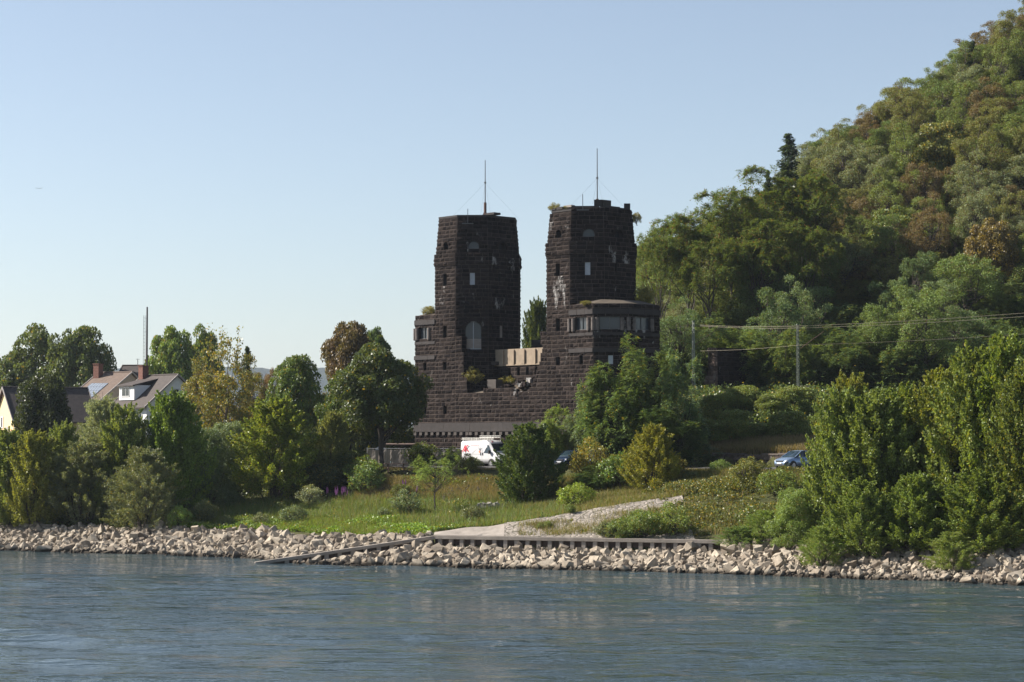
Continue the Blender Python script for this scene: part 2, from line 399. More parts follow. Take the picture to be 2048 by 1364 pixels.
def window(name, face_a, face_b, s0, s1, z0, z1, parent, kind='dark', arch=False, depth=.45, label=None, mull=0):
    """recessed opening: reveal and pane as one part with the pane as its sub-part"""
    A = L2W(*face_a); B = L2W(*face_b); d = (B - A).normalized(); n = Vector((d.y, -d.x, 0))
    P = lambda u, z, o: A + d * u + n * o + Vector((0, 0, z))
    mb = MB(); dp = -depth
    rect = [(s0, z0), (s1, z0), (s1, z1), (s0, z1)]
    if arch:
        r = (s1 - s0) / 2; cx = (s0 + s1) / 2
        rect = [(s0, z0), (s1, z0)] + [(cx + r * math.cos(t), z1 - r + r * math.sin(t)) for t in np.linspace(0, math.pi, 9)]
    m = len(rect)
    vs = [P(u, z, .004) for u, z in rect] + [P(u, z, dp) for u, z in rect]
    mb.add(vs, [(i, (i + 1) % m, (i + 1) % m + m, i + m) for i in range(m)])
    fr = mb.build(name, M_basalt_plain, parent)
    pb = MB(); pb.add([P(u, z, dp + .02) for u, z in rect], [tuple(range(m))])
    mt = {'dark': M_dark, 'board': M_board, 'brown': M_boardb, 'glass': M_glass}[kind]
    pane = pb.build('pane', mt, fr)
    if mull:
        q = MB()
        for i in range(1, mull + 1):
            u = s0 + (s1 - s0) * i / (mull + 1); q.bar(P(u, z0, dp + .06), P(u, z1, dp + .06), .06)
        q.bar(P(s0, z0 + .04, dp + .06), P(s1, z0 + .04, dp + .06), .06); q.bar(P(s0, z1 - .04, dp + .06), P(s1, z1 - .04, dp + .06), .06)
        q.build('frame', M_steel if len(q.V) > 60 or kind == 'glass' and not arch else M_board, fr)
    if label: fr['label'] = label
    return fr
M_basalt_plain = plain('basalt_reveal', (.03, .026, .025), .95, var=.3, scale=3)
def spandrel(mb, mm, fa, fb, s0, s1, z1, zt):
    """fills the corners above a round arch inside its rectangular cut-out, and sets a ring of wedge stones"""
    A = L2W(*fa); B = L2W(*fb); d = (B - A).normalized(); n = Vector((d.y, -d.x, 0))
    P = lambda u, z, o: A + d * u + n * o + Vector((0, 0, z))
    r = (s1 - s0) / 2; cx = (s0 + s1) / 2; cz = z1 - r
    ts = np.linspace(0, math.pi, 9)
    for i in range(8):
        a0, a1 = ts[i], ts[i + 1]
        mm.add([P(cx + r * math.cos(a0), cz + r * math.sin(a0), .002), P(cx + (s1 - cx) * (1 if a0 < 1.55 else -1 if a0 > 1.59 else 0), zt, .002) if False else P(cx + r * 1.0 * math.cos(a0), zt, .002),
                P(cx + r * math.cos(a1), zt, .002), P(cx + r * math.cos(a1), cz + r * math.sin(a1), .002)], [(0, 1, 2, 3)], tone=.5)
    nst = 9 if r < .8 else 13; ro = r * 1.5 if r < .8 else r + .42
    for i in range(nst):
        a0, a1 = math.pi * i / nst + .02, math.pi * (i + 1) / nst - .02
        q = [(r, a0), (ro, a0), (ro, a1), (r, a1)]
        vs = [P(cx + w * math.cos(t), cz + w * math.sin(t), .0) for w, t in q] + [P(cx + w * math.cos(t), cz + w * math.sin(t), .11 + rng.uniform(0, .03)) for w, t in q]
        mb.add(vs, [(4,5,6,7),(0,1,5,4),(1,2,6,5),(2,3,7,6),(3,0,4,7)], tone=.75, stain=.15)
def shaft(name, parent, u0, z0, z1, efn, holes, stains, faces=range(8), topfn=None, arches=(), v0=0.0):
    """an octagonal rough-stone shaft in courses; holes[face] = list of (s0,s1,z0,z1) from the face's left corner"""
    mb, mm = MB(), MB(); z = z0; i = 0
    n = max(1, round((z1 - z0) / CH_)); ch = (z1 - z0) / n
    prev = None
    for i in range(n):
        za, zb = z0 + i * ch, z0 + (i + 1) * ch; e = efn((za + zb) / 2); pts = octo(u0, e, v0)
        if prev is not None and abs(e - prev[0]) > .002:
            for f in range(8):
                a, b, c, d_ = prev[1][f], prev[1][(f + 1) % 8], pts[(f + 1) % 8], pts[f]
                mm.add([L2W(*a, za), L2W(*b, za), L2W(*c, za), L2W(*d_, za)], [(0, 1, 2, 3)])
        prev = (e, pts)
        for f in faces:
            if topfn and zb > topfn(f): continue
            a, b = pts[f], pts[(f + 1) % 8]
            course(mb, mm, a, b, za, zb, holes.get(f, ()), zstain(stains.get(f, ())) if f in stains else None)
    for (f, s0, s1, zt1, ztop) in arches:
        e = efn(zt1); pts = octo(u0, e, v0); spandrel(mb, mm, pts[f], pts[(f + 1) % 8], s0, s1, zt1, ztop)
    body = mb.build(name, M_basalt, parent); mm.build('mortar_core', M_mortar, body)
    # floor slab closing the top
    t = MB(); pts = octo(u0, efn(z1 - .1) + .02, v0); zt = (z1 - .25) if topfn is None else z1 - 1.5
    t.add([L2W(*p, zt) for p in pts], [tuple(range(8))[::-1]]); t.build('roof_slab', M_band, body)
    return body
def zL(y, Y=212): return W(960, y, Y).z
Z0 = 6.2
def tower(u0, mir, label, right):
    root = empty('bridge_tower', L2W(u0 + WC / 2, 4.4, Z0), 0, label=label, cat='tower', group='ruined bridgehead towers')
    piv = root.location.copy()
    return root, piv
def reparent(root):
    # children were built in world space: keep them there
    for c in root.children: c.matrix_parent_inverse = Matrix.Translation(-root.location)
def eshaft(z):
    if z > 28.15: return .10 + math.floor((z - 28.15) / CH_) * CH_ * .085
    if z > 26.9: return -.10
    return 0.0
def ebast(z): return 0.0
ARCH = (27.95, 28.55, 29.15)
def build_tower(side):
    right = side > 0; u0 = SEP if right else 0.0; D = 200. if right else 212.
    root, _ = tower(u0, side, 'nearer right-hand black basalt bridge tower with a broken jagged top' if right else
                    'farther left-hand black basalt bridge tower with an intact flat top', right)
    # heights shared by both towers
    aw = {0: (1.05, 1.85), 1: (1.05, 2.2), 2: (1.2, 2.7)}
    lit = (1.25, 1.82)
    H = {0: [(lit[0], lit[1], 25.0-.05, 26.15), (lit[0], lit[1], 19.5, 20.6), (lit[0], lit[1], 16.4, 17.25), (1.3, 1.85, 11.9, 12.7), (1.15, 1.85, 28.55, 29.3)],
         1: [(1.45, 1.95, 24.95, 26.0), (1.2, 2.3, 28.5, 29.3)] + ([] if right else [(1.0, 2.6, 18.4, 20.95)]),
         2: [(1.3, 1.65, 25.0, 26.0), (1.4, 2.4, 28.5, 29.3)] + ([] if right else [(1.55, 2.0, 19.6, 20.7)])}
    st = {0: [(.15, .85, 21.5, 24.6, .55 if right else .25), (0, 1, 29.0, 29.9, .35 if right else 0), (.3, .9, 13.0, 15.5, .2)],
          1: [(.2, .8, 22.6, 23.8, .3), (.1, .9, 26.5, 28.2, .3), (.2, .9, 28.3, 29.9, .4 if right else .1)],
          2: [(.0, .9, 26.0, 27.6, .55), (.2, .9, 22, 24, .28)], 3: [(0, 1, 24, 28, .3)]}
    top = 31.62
    tf = None
    if right:
        tf = lambda f: {0: 31.0, 1: 31.25, 2: 31.3, 3: 31.3, 4: 31.2, 5: 31.2, 6: 31.1, 7: 31.0}[f]
    AT = sn(29.3); AB = sn(28.5)
    arches = [(0, 1.15, 1.85, AT - .02, AT), (1, 1.2, 2.3, AT - .02, AT), (2, 1.4, 2.4, AT - .02, AT)]
    if not right: arches.append((1, 1.0, 2.6, sn(20.95) - .02, sn(20.95)))
    H = {f_: snh(v_) for f_, v_ in H.items()}
    body = shaft('masonry_shaft', root, u0, Z0, top, eshaft, H, st, topfn=tf, arches=arches)
    pts = octo(u0, 0)
    F = lambda f: (octo(u0, 0)[f], octo(u0, 0)[(f + 1) % 8])
    Fa = lambda f: (octo(u0, eshaft(28.9))[f], octo(u0, eshaft(28.9))[(f + 1) % 8])
    window('window', *F(0), lit[0], lit[1], sn(24.95), sn(26.15), root)
    window('window', *F(0), lit[0], lit[1], sn(19.5), sn(20.6), root)
    window('window', *F(0), lit[0], lit[1], sn(16.4), sn(17.25), root)
    window('window', *F(0), 1.3, 1.85, sn(11.9), sn(12.7), root)
    window('window', *Fa(0), 1.15, 1.85, AB, AT - .02, root, arch=True)
    window('window', *Fa(1), 1.2, 2.3, AB, AT - .02, root, arch=True, kind='glass', depth=.3)
    window('window', *Fa(2), 1.4, 2.4, AB, AT - .02, root, arch=True)
    window('window', *F(1), 1.45, 1.95, sn(24.95), sn(26), root, kind='board', depth=.12, label='narrow window closed with a pale board')
    window('window', *F(2), 1.3, 1.65, sn(25), sn(26), root, depth=.3)
    if not right:
        window('arched_window', *F(1), 1.0, 2.6, sn(18.4), sn(20.95) - .02, root, kind='glass', arch=True, depth=.25, mull=1, label='large arched window with a boarded lower half')
        a, b = F(1); A = L2W(*a); B = L2W(*b); d = (B - A).normalized(); n = Vector((d.y, -d.x, 0))
        q = MB(); q.add([A + d * s + n * -.18 + Vector((0, 0, z)) for s, z in ((1.02, 18.3), (2.58, 18.3), (2.58, 19.35), (1.02, 19.35))], [(0, 1, 2, 3)])
        q.build('board', M_boardb, root)
        window('window', *F(2), 1.55, 2.0, sn(19.6), sn(20.7), root, kind='brown', depth=.15, label='narrow window closed with a brown board')
    # cornice ring of the top
    q = MB()
    if not right:
        pt = octo(u0, eshaft(31.5) - .05)
        for f in range(8):
            a, b = L2W(*pt[f]), L2W(*pt[(f + 1) % 8]); d = (b - a).normalized(); nn = Vector((d.y, -d.x, 0))
            q.add([a + Vector((0, 0, top)), b + Vector((0, 0, top)), b + Vector((0, 0, top + .2)), a + Vector((0, 0, top + .2)),
                   a - nn * .7 + Vector((0, 0, top)), b - nn * .7 + Vector((0, 0, top)), b - nn * .7 + Vector((0, 0, top + .2)), a - nn * .7 + Vector((0, 0, top + .2))],
                  [(0, 1, 2, 3), (3, 2, 6, 7), (4, 7, 6, 5), (0, 4, 5, 1), (1, 5, 6, 2), (0, 3, 7, 4)])
        q.box(L2W(5.2, 3.2, top + .32), (1.3, .9, .22), -ANG)
    else:
        pt = octo(u0, eshaft(31.0) + .1)
        def merlon(f, s0, s1, zb, zt, th=.6):
            a, b = L2W(*pt[f]), L2W(*pt[(f + 1) % 8]); d = (b - a).normalized(); nn = Vector((d.y, -d.x, 0)); l = (b - a).length
            for kk in range(max(1, int((zt - zb) / .36))):
                h = (zt - zb) / max(1, int((zt - zb) / .36)); w = l * (s1 - s0) - rng.uniform(0, .08)
                c = a + d * l * (s0 + s1) / 2 - nn * (th / 2 + rng.uniform(-.03, .03)) + Vector((0, 0, zb + h * (kk + .5)))
                q.box(c, (w, th, h - .02), math.atan2(d.y, d.x))
        merlon(0, 0, 1, 30.9, 31.15); merlon(0, .25, .55, 31.15, 31.4); merlon(0, .0, .2, 31.15, 31.3)
        merlon(1, .0, .9, 31.1, 31.36); merlon(1, .9, 1., 31.1, 31.36); merlon(2, .05, .62, 31.1, 31.42); merlon(2, .62, .95, 31.1, 31.35); merlon(1, .72, .98, 31.36, 31.95); merlon(2, .0, .32, 31.42, 31.95)
        merlon(3, .0, 1, 31.0, 31.4); merlon(3, .1, .6, 31.4, 31.9); merlon(5, .1, .9, 31, 31.7); merlon(6, .1, .8, 31, 31.5); merlon(7, .0, .7, 30.9, 31.3)
        for kk in range(14): q.box(L2W(u0 + rng.uniform(.5, 2.4), rng.uniform(.95, 2.2), 31.1 + rng.uniform(0, .25)), (rng.uniform(.2, .7), rng.uniform(.2, .5), rng.uniform(.1, .3)), rng.uniform(0, 3))
    q.build('parapet', M_band, root)
    if right:
        q = MB(); q.box(L2W(u0 + 2.0, 1.05, 31.42), (1.1, .5, .2), -ANG); q.box(L2W(u0 + 1.2, 1.1, 31.3), (.8, .4, .16), -ANG + .3); q.build('broken_concrete', M_conc2, root)
    # steel lamp bracket hanging over the edge
    q = MB(); c = octo(u0, eshaft(31))[1]; P0 = L2W(c[0] + 1.0, c[1] + .55, 31.4)
    q.bar(P0 + Vector((0, 0, 1.0)), P0 + Vector((0, -.5, -.5)), .06); q.box(P0 + Vector((0, -.65, -.55)), (1.15, .25, .08)); q.build('lamp_bracket', M_steel, root)
    # bastion on the outer side
    ub = u0 + (WC if right else -WC)
    Hb = {0: [(.75, 2.35, 19.45, 20.6)] if right else [(.55, 2.0, 19.45, 20.6)], 1: [(.6, 2.5, 19.45, 20.6)], 2: [(.9, 2.9, 19.45, 20.6)], 7: [(.6, 2.5, 19.45, 20.6)], 6: [(.6, 3.2, 19.45, 20.6)]}
    lw = (1.3, 1.8)
    Hb[0] += [(lw[0], lw[1], 16.4, 17.25), (lw[0], lw[1], 11.9, 12.7)]; Hb[1] += [(1.4, 1.85, 16.4, 17.25)]
    stb = {1: [(0, 1, 18.9, 20.9, .42)], 2: [(0, 1, 18.2, 20.9, .45)], 3: [(0, 1, 18, 21, .4)], 0: [(0, 1, 20.2, 21.9, .15)]}
    faces = [0, 1, 2, 3, 4] if right else [0, 7, 6, 5, 4]
    Hb = {f_: snh(v_) for f_, v_ in Hb.items()}
    bb = shaft('bastion', root, ub, Z0, sn(21.9), ebast, Hb, stb, faces=faces)
    bp = octo(ub, 0)
    for f in (faces[0], faces[1], faces[2]):
        a, b = bp[f], bp[(f + 1) % 8]; h = Hb[f][0]
        window('window', a, b, h[0], h[1], h[2], h[3], root, kind='glass', depth=.3, mull=1)
        A = L2W(*a); B = L2W(*b); d = (B - A).normalized(); n = Vector((d.y, -d.x, 0)); l = (B - A).length
        for uu in (0.0, h[0] - .22, h[1] + .22):
            p = A + d * uu + n * .02; q = MB(); q.tube([p + Vector((0, 0, 19.42)), p + Vector((0, 0, 20.62))], .19, 12)
            q.build('column', M_basalt_plain2, root, smooth=False)
    window('window', octo(ub, 0)[0], octo(ub, 0)[1], lw[0], lw[1], sn(16.4), sn(17.25), root)
    window('window', octo(ub, 0)[0], octo(ub, 0)[1], lw[0], lw[1], sn(11.9), sn(12.7), root)
    if right: window('window', octo(ub, 0)[1], octo(ub, 0)[2], 1.4, 1.85, sn(16.4), sn(17.25), root, kind='board', depth=.1)
    # projecting courses above and below the window band, corbel foot
    for zc, h, pr in ((21.2, .5, .1), (19.1, .3, .07), (17.6, .4, .12)):
        pt = octo(ub, -pr); q = MB()
        for f in faces:
            a, b = L2W(*pt[f]), L2W(*pt[(f + 1) % 8]); d = (b - a).normalized(); nn = Vector((d.y, -d.x, 0)); l = (b - a).length; nb = max(1, int(l / 1.0))
            for i in range(nb):
                c = a + d * (l * (i + .5) / nb) - nn * .22; q.box(c + Vector((0, 0, zc)), (l / nb - .02, .44 + rng.uniform(0, .04), h - rng.uniform(0, .03)), math.atan2(d.y, d.x))
        q.build('string_course', M_band, root)
    # domed earth-covered top of the bastion
    q = MB(); pt = octo(ub, .25); cc = (ub + WC / 2, KD + WS / 2)
    r0 = [L2W(*p, 21.95) for p in pt]; r1 = [L2W(cc[0] + (p[0] - cc[0]) * .62, cc[1] + (p[1] - cc[1]) * .62, 22.35 + .1 * rng.random()) for p in pt]
    q.add(r0 + r1 + [L2W(*cc, 22.6)], [(i, (i + 1) % 8, (i + 1) % 8 + 8, i + 8) for i in range(8)] + [(i + 8, (i + 1) % 8 + 8, 16) for i in range(8)])
    q.build('earth_cover', plain('dry_earth', (.075, .058, .04), .95, var=.4, scale=3), root)
    # front parapet stub beside the portal and the base block's flank
    mb, mm = MB(), MB(); n = 33; z = Z0
    def edge(zm):
        if right:
            return float(np.interp(zm, [6, 13.6, 14.4, 15.2, 16.6, 18.0, 19.2], [-3.2, -2.6, -2.2, -1.75, -1.1, -.55, -.95]))
        return float(np.interp(zm, [6, 13.9, 13.95, 15.6, 15.65, 18.0, 18.1, 19.6], [2.3, 2.3, 1.75, 1.75, 1.25, 1.2, .95, .95]))
    while z < 19.45:
        zm = z + CH_ / 2; e = edge(zm) + rng.uniform(-.12, .12) * (1 if right else .35)
        if right: a, b, s = (u0 + e, 0), (u0, 0), -1
        else: a, b = (WC, 0), (WC + e, 0)
        course(mb, mm, a, b, z, z + CH_)
        ue = a[0] if right else b[0]; back = 3.7 if z < 17.95 else .65
        if right: course(mb, mm, (ue, back), (ue, 0), z, z + CH_)
        else: course(mb, mm, (ue, 0), (ue, back), z, z + CH_)
        lo, hi = min(ue, u0 + WC * (not right)), max(ue, u0 + WC * (not right))
        mm.add([L2W(lo, 0, z + CH_), L2W(hi, 0, z + CH_), L2W(hi, back, z + CH_), L2W(lo, back, z + CH_)], [(0, 1, 2, 3)], tone=.1)
        if z >= 17.95: mm.add([L2W(lo, back, z), L2W(hi, back, z), L2W(hi, back, z + CH_), L2W(lo, back, z + CH_)], [(0, 3, 2, 1)], tone=.1)
        z += CH_
    pb_ = mb.build('broken_flank', M_basalt, root); mm.build('mortar_core', M_mortar, pb_)
    # base band and dentils
    q = MB(); lo, hi = (u0 - 3.25, ub + WC + .1) if right else (ub - .1, u0 + WC + 2.4)
    uu = lo
    while uu < hi:
        w = min(rng.uniform(1.3, 1.8), hi - uu); q.box(L2W(uu + w / 2, .12, 10.52), (w - .015, .6, .88), -ANG); uu += w
    if right:
        a, b = L2W(*octo(ub, -.12)[1]), L2W(*octo(ub, -.12)[2]); d = b - a; q.box((a + b) / 2 + Vector((0, 0, 10.52)), (d.length, .5, .88), math.atan2(d.y, d.x))
    q.build('base_band', M_band, root)
    uu = lo + .3
    q = MB()
    while uu < hi - .2: q.box(L2W(uu, .06, 9.88), (.42, .5, .30), -ANG); uu += .9
    q.build('dentil_row', M_conc3, root)
    reparent(root); return root
M_basalt_plain2 = plain('column_stone', (.12, .10, .09), .9, var=.5, scale=2.5)
M_conc3 = plain('dentil_stone', (.06, .05, .044), .9, var=.3, scale=2)
TL = build_tower(-1); TR = build_tower(1)

# ruined curtain wall between the towers
cw = empty('curtain_wall', L2W(9, 0, Z0), label='broken dark stone wall between the two towers, with grassy ledge and pale parapet', cat='ruined wall')
mb, mm = MB(), MB(); z = Z0
uA, uB = WC + 2.3, SEP - 3.2
while z < 14.2:
    zm = z + CH_ / 2
    if zm < 13.3: a, b = WC + 1.5, SEP - 2.4
    elif zm < 13.8: a, b = uA - .3, uB + .4 + rng.uniform(-.3, .3)
    else: a, b = uA + rng.uniform(1.2, 2), uB - 1.6
    course(mb, mm, (a, .035), (b, .035), z, z + CH_, stain=zstain([(0, .35, 10.9, 13.4, .2), (.55, 1, 11.5, 13.5, .2)]))
    z += CH_
# rubble scar at the right end and loose blocks on the ledge
for i in range(20):
    u = rng.uniform(uB - 1.8, uB + .8); zz = rng.uniform(12.6, 15.2)
    mb.box(L2W(u, rng.uniform(.1, .9), zz), (rng.uniform(.3, .8), rng.uniform(.3, .7), rng.uniform(.2, .4)), -ANG + rng.uniform(-.3, .3), tone=rng.uniform(.6, 1), stain=.6)
for i in range(40):
    u = rng.uniform(uA, uB); v = rng.uniform(.4, 3.4); mb.box(L2W(u, v, 13.95 + v * .32 + rng.uniform(-.1, .15)), (rng.uniform(.3, .9), rng.uniform(.3, .7), rng.uniform(.15, .35)), rng.uniform(0, 3), tone=rng.uniform(.3, .9))
z = 13.6
bh = [(u, u + .42, 15.6, 16.45) for u in (2.6, 3.95, 5.25, 6.55)]
while z < 16.8:
    course(mb, mm, (WC + 1.6, 3.7), (WC + 3.4, 3.7), z, z + CH_, tonebias=.3)
    course(mb, mm, (WC + 3.4, 3.3), (SEP - 1.0, 3.3), z, z + CH_, [(h[0] - 1.8, h[1] - 1.8, h[2], h[3]) for h in bh], tonebias=.12)
    z += CH_
q = MB(); uu = WC + 2.42
while uu < SEP - 3.27: w = min(rng.uniform(1.3, 1.8), SEP - 3.27 - uu); q.box(L2W(uu + w / 2, .12, 10.52), (w - .015, .6, .88), -ANG); uu += w
q.build('base_band', M_band, cw)
q = MB(); uu = WC + 2.5
while uu < SEP - 3.3: q.box(L2W(uu, .06, 9.88), (.42, .5, .30), -ANG); uu += .9
q.build('dentil_row', M_conc3, cw)
body = mb.build('stonework', M_basalt, cw); mm.build('mortar_core', M_mortar, body)
for h in bh: window('opening', (WC + 3.4, 3.3), (SEP - 1.0, 3.3), h[0] - 1.8, h[1] - 1.8, 15.55, 16.5, cw, depth=.5)
q = MB(); q.add([L2W(uA - .8, 0.05, 13.75), L2W(uB + 1.4, 0.05, 13.75), L2W(uB + 1.4, 3.75, 15.1), L2W(uA - .8, 3.75, 15.1)], [(0, 1, 2, 3)])
q.build('ledge', plain('ledge_earth', (.085, .065, .045), .95, var=.5, scale=2.5, bump=.05), cw)
q = MB(); u = WC + 2.15
pw = [1.5, 1.55, 1.55, 1.6, 1.45, 1.4]
for w in pw:
    q.box(L2W(u + w / 2, 3.5, 17.5), (w - .05, .5, 1.55), -ANG); q.box(L2W(u, 3.18, 17.45), (.14, .16, 1.4), -ANG); u += w
    if u > SEP - 1.5: break
q.box(L2W((WC + 2.1 + SEP - .9) / 2, 3.48, 16.68), (SEP - WC - 3.0, .62, .12), -ANG)
q.build('concrete_parapet', M_conc, cw)
q = MB(); q.box(L2W(9.6, 8.2, 17.3), (7.6, 8.2, .8), -ANG); q.build('deck', M_band, cw)
q = MB(); q.box(L2W(7.2, 1.7, 14.75), (1.3, .9, .95), -ANG); q.box(L2W(5.6, 3.0, 16.9), (.9, .6, .35), -ANG); q.build('concrete_block', M_conc3, cw)
q = MB(); 
for zz in (18.75, 19.1, 19.4): q.bar(L2W(11.3, 4.2, zz), L2W(15.6, 4.2, zz), .06)
for uu in (11.5, 13, 14.5): q.bar(L2W(uu, 4.2, 18.2), L2W(uu, 4.2, 19.4), .07)
q.build('railing', plain('green_railing', (.12, .14, .10), .6), cw)
q = MB()
for i in range(9): q.box(L2W(8.2 + rng.uniform(0, 1.6), 6.5, 18.2 + rng.uniform(0, 1.0)), (rng.uniform(.6, 1.1), .8, .5), -ANG)
q.build('masonry_stump', M_band, cw)
reparent(cw)

# masts on the towers
def mast(u0, ztop, label, zb):
    c = L2W(u0 + 3.15, 4.0, 0); root = empty('antenna_mast', (c.x, c.y, zb), label=label, cat='mast', group='masts on the tower tops')
    q = MB(); q.tube([(0, 0, 0), (0, 0, 2.2), (0, 0, ztop - zb)], [.07, .055, .035], 8); q.build('pole', M_steel, root)
    q = MB(); q.tube([(0, 0, 0), (0, 0, 1.9)], .14, 8)
    for s in (-1, 1): q.bar((.5 * s, 0, 0), (.05 * s, 0, 1.0), .08); q.bar((0, .5 * s, 0), (0, .05 * s, 1.0), .08)
    q.build('foot_bracket', M_rust, root)
    q = MB(); zz = 3.9
    for a in (R(10), R(100), R(190), R(280)): q.tube([(0, 0, zz), (3.4 * math.cos(a), 3.4 * math.sin(a), .35)], .006, 4)
    q.build('guy_wire', M_steel, root)
    q = MB(); q.tube([(0, 0, zz - .05), (0, 0, zz + .1)], .11, 8); q.build('collar', M_steel, root)
mast(-.05, zL(322, 213), 'thin antenna mast on the intact left-hand tower', 31.45)
mast(SEP - .35, zL(299, 201), 'thin antenna mast on the tower with the broken top', 30.4)
# ---------------------------------------------------------------- stone bank, quay
rn = np.random.RandomState(3)
def rock_variant(seed):
    r = random.Random(seed); bm = bmesh.new()
    sc = (r.uniform(.42, .62), r.uniform(.32, .46), r.uniform(.22, .36))
    for i in range(8):
        bm.verts.new([(1 if i >> a & 1 else -1) * sc[a] * r.uniform(.45, 1.08) for a in range(3)])
    for i in range(2):
        a = r.randrange(3); v = [r.uniform(-.4, .4) * sc[b] for b in range(3)]; v[a] = r.choice((-1, 1)) * sc[a] * r.uniform(1.0, 1.25); bm.verts.new(v)
    h = bmesh.ops.convex_hull(bm, input=bm.verts)
    bmesh.ops.delete(bm, geom=list({g for g in h['geom_interior'] if isinstance(g, bmesh.types.BMVert)}), context='VERTS')
    bmesh.ops.triangulate(bm, faces=bm.faces)
    bm.verts.index_update(); V = np.array([v.co[:] for v in bm.verts]); F = np.array([[v.index for v in f.verts] for f in bm.faces]); bm.free()
    return V, F
RV = [rock_variant(s) for s in range(14)]
k = N('bank_rock'); ge = k.n('NewGeometry'); oi = k.n('ObjectInfo'); pos = ge.outputs['Position']
rr_ = k.math('FRACT', k.math('ADD', ge.outputs['Random Per Island'], oi.outputs['Random']))
c = k.ramp(rr_, [(0, (.16, .13, .10)), (.5, (.285, .24, .185)), (1, (.40, .345, .27))])
c = k.mix(1.0, c, k.ramp(k.noise(4, pos, 5), [(.3, .75), (.7, 1.2)]), 'MULTIPLY')
sx = k.n('SeparateXYZ'); k.l(pos, sx.inputs[0])
wet = k.ramp(k.math('ADD', sx.outputs[2], k.math('MULTIPLY', k.noise(1.5, pos, 3), .35)), [(.28, 1), (.5, 0)])
c = k.mix(wet, c, (.045, .036, .026)); k.l(c, k.b.inputs['Base Color']); k.b.inputs['Roughness'].default_value = .9
k.b.inputs['Specular IOR Level'].default_value = .2; k.bump(k.noise(12, pos, 4), .6, .03); M_rock = k.m
M_rockg = plain('slope_rubble', (.2, .185, .165), .9, var=.35, scale=2, bump=.02)
def rot_np(n):
    q = rn.normal(size=(n, 4)); q /= np.linalg.norm(q, axis=1)[:, None]; w, x, y, z = q.T
    return np.stack([1-2*(y*y+z*z), 2*(x*y-z*w), 2*(x*z+y*w), 2*(x*y+z*w), 1-2*(x*x+z*z), 2*(y*z-x*w), 2*(x*z-y*w), 2*(y*z+x*w), 1-2*(x*x+y*y)], -1).reshape(n, 3, 3)
def rocks_mesh(name, P, S, mat, R3=None, var=None):
    n = len(P); R3 = rot_np(n) if R3 is None else R3; var = rn.randint(0, len(RV), n) if var is None else var
    Vs, Fs, b = [], [], 0
    for j in range(len(RV)):
        idx = np.where(var == j)[0]
        if not len(idx): continue
        V, F = RV[j]; X = np.einsum('nij,vj->nvi', R3[idx], V) * S[idx][:, None, None] + P[idx][:, None, :]
        Vs.append(X.reshape(-1, 3)); Fs.append((F[None] + (np.arange(len(idx)) * len(V))[:, None, None] + b).reshape(-1, 3)); b += len(idx) * len(V)
    return mesh_np(name, np.concatenate(Vs), np.concatenate(Fs), mat)
# cap line of the quay
QT = (WX(512, 157.3), 157.3, -.02); QA = (WX(870, 160.3), 160.3, 1.9); QB = (WX(1452, 152.6), 152.6, 1.9)
def capline(x):
    return np.interp(x, [QT[0], QA[0], QB[0]], [QT[1], QA[1], QB[1]])
P, S = [], []
x = -62.
pts = []
for yy in np.arange(-1.0, 11.0, .29):
    for xx in np.arange(-62, 52, .34):
        pts.append((xx + rn.uniform(-.25, .25), yy + rn.uniform(-.22, .22)))
pts = np.array(pts)
ay = np.interp(pts[:, 0], CX, A_Y); by = np.interp(pts[:, 0], CX, B_Y)
X = pts[:, 0]; Y = ay + pts[:, 1]
top = (by - ay) + .5 * vnoise(X, Y, .5, 7) + .2
keep = pts[:, 1] < top
inq = (X > QA[0] - .3) & (X < QB[0]); keep &= ~(inq & (Y > capline(X) - .45))
zz = height(X, Y)
keep &= ~((X > QT[0] - .5) & (X < QA[0] + .5) & (np.abs(Y - capline(X)) < .55))
# the bank behind the slipping ramp wall lies well above the ramp's foot
S = np.clip(rn.lognormal(-.84, .38, len(X)), .24, 1.1)
S *= np.where(X > 20, .9, 1.0)
P = np.stack([X, Y, zz + rn.uniform(-.02, .2, len(X)) * S + .02], -1)[keep]; S = S[keep]
# second, looser layer of bigger stones
ex = rn.choice(len(P), 560, replace=False); P = np.concatenate([P, P[ex] + np.array([0, 0, .22])]); S = np.concatenate([S, S[ex] * 1.15])
R3 = rot_np(len(P)); var = rn.randint(0, len(RV), len(P))
pxx = 1024 + P[:, 0] / P[:, 1] * FP; size_px = S / P[:, 1] * (pxx > 20) * (pxx < 2028) * (P[:, 2] > .1) * rn.uniform(.9, 1.1, len(P))
big = np.argsort(-size_px)[:290]; mask = np.ones(len(P), bool); mask[big] = False
obj('riprap', rocks_mesh('riprap', P[mask], S[mask], M_rock, R3[mask], var[mask]), kind='stuff')
RM = [mesh_np('boulder', V, F, M_rock) for V, F in RV]
for i in big:
    o = obj('boulder', RM[var[i]]); o.location = P[i]; o.scale = (S[i],) * 3
    o.rotation_euler = Matrix(R3[i].tolist()).to_euler()
    px = pxx[i]
    if px < 560: l, g = 'angular beige boulder in the stone bank left of the sloping quay wall', 'boulders of the left stone bank'
    elif px < 1440: l, g = 'angular beige boulder heaped against the concrete quay wall', 'boulders below the quay wall'
    else: l, g = 'angular beige boulder in the stone bank under the right-hand poplars', 'boulders of the right stone bank'
    tag(o, l, 'boulder', g)

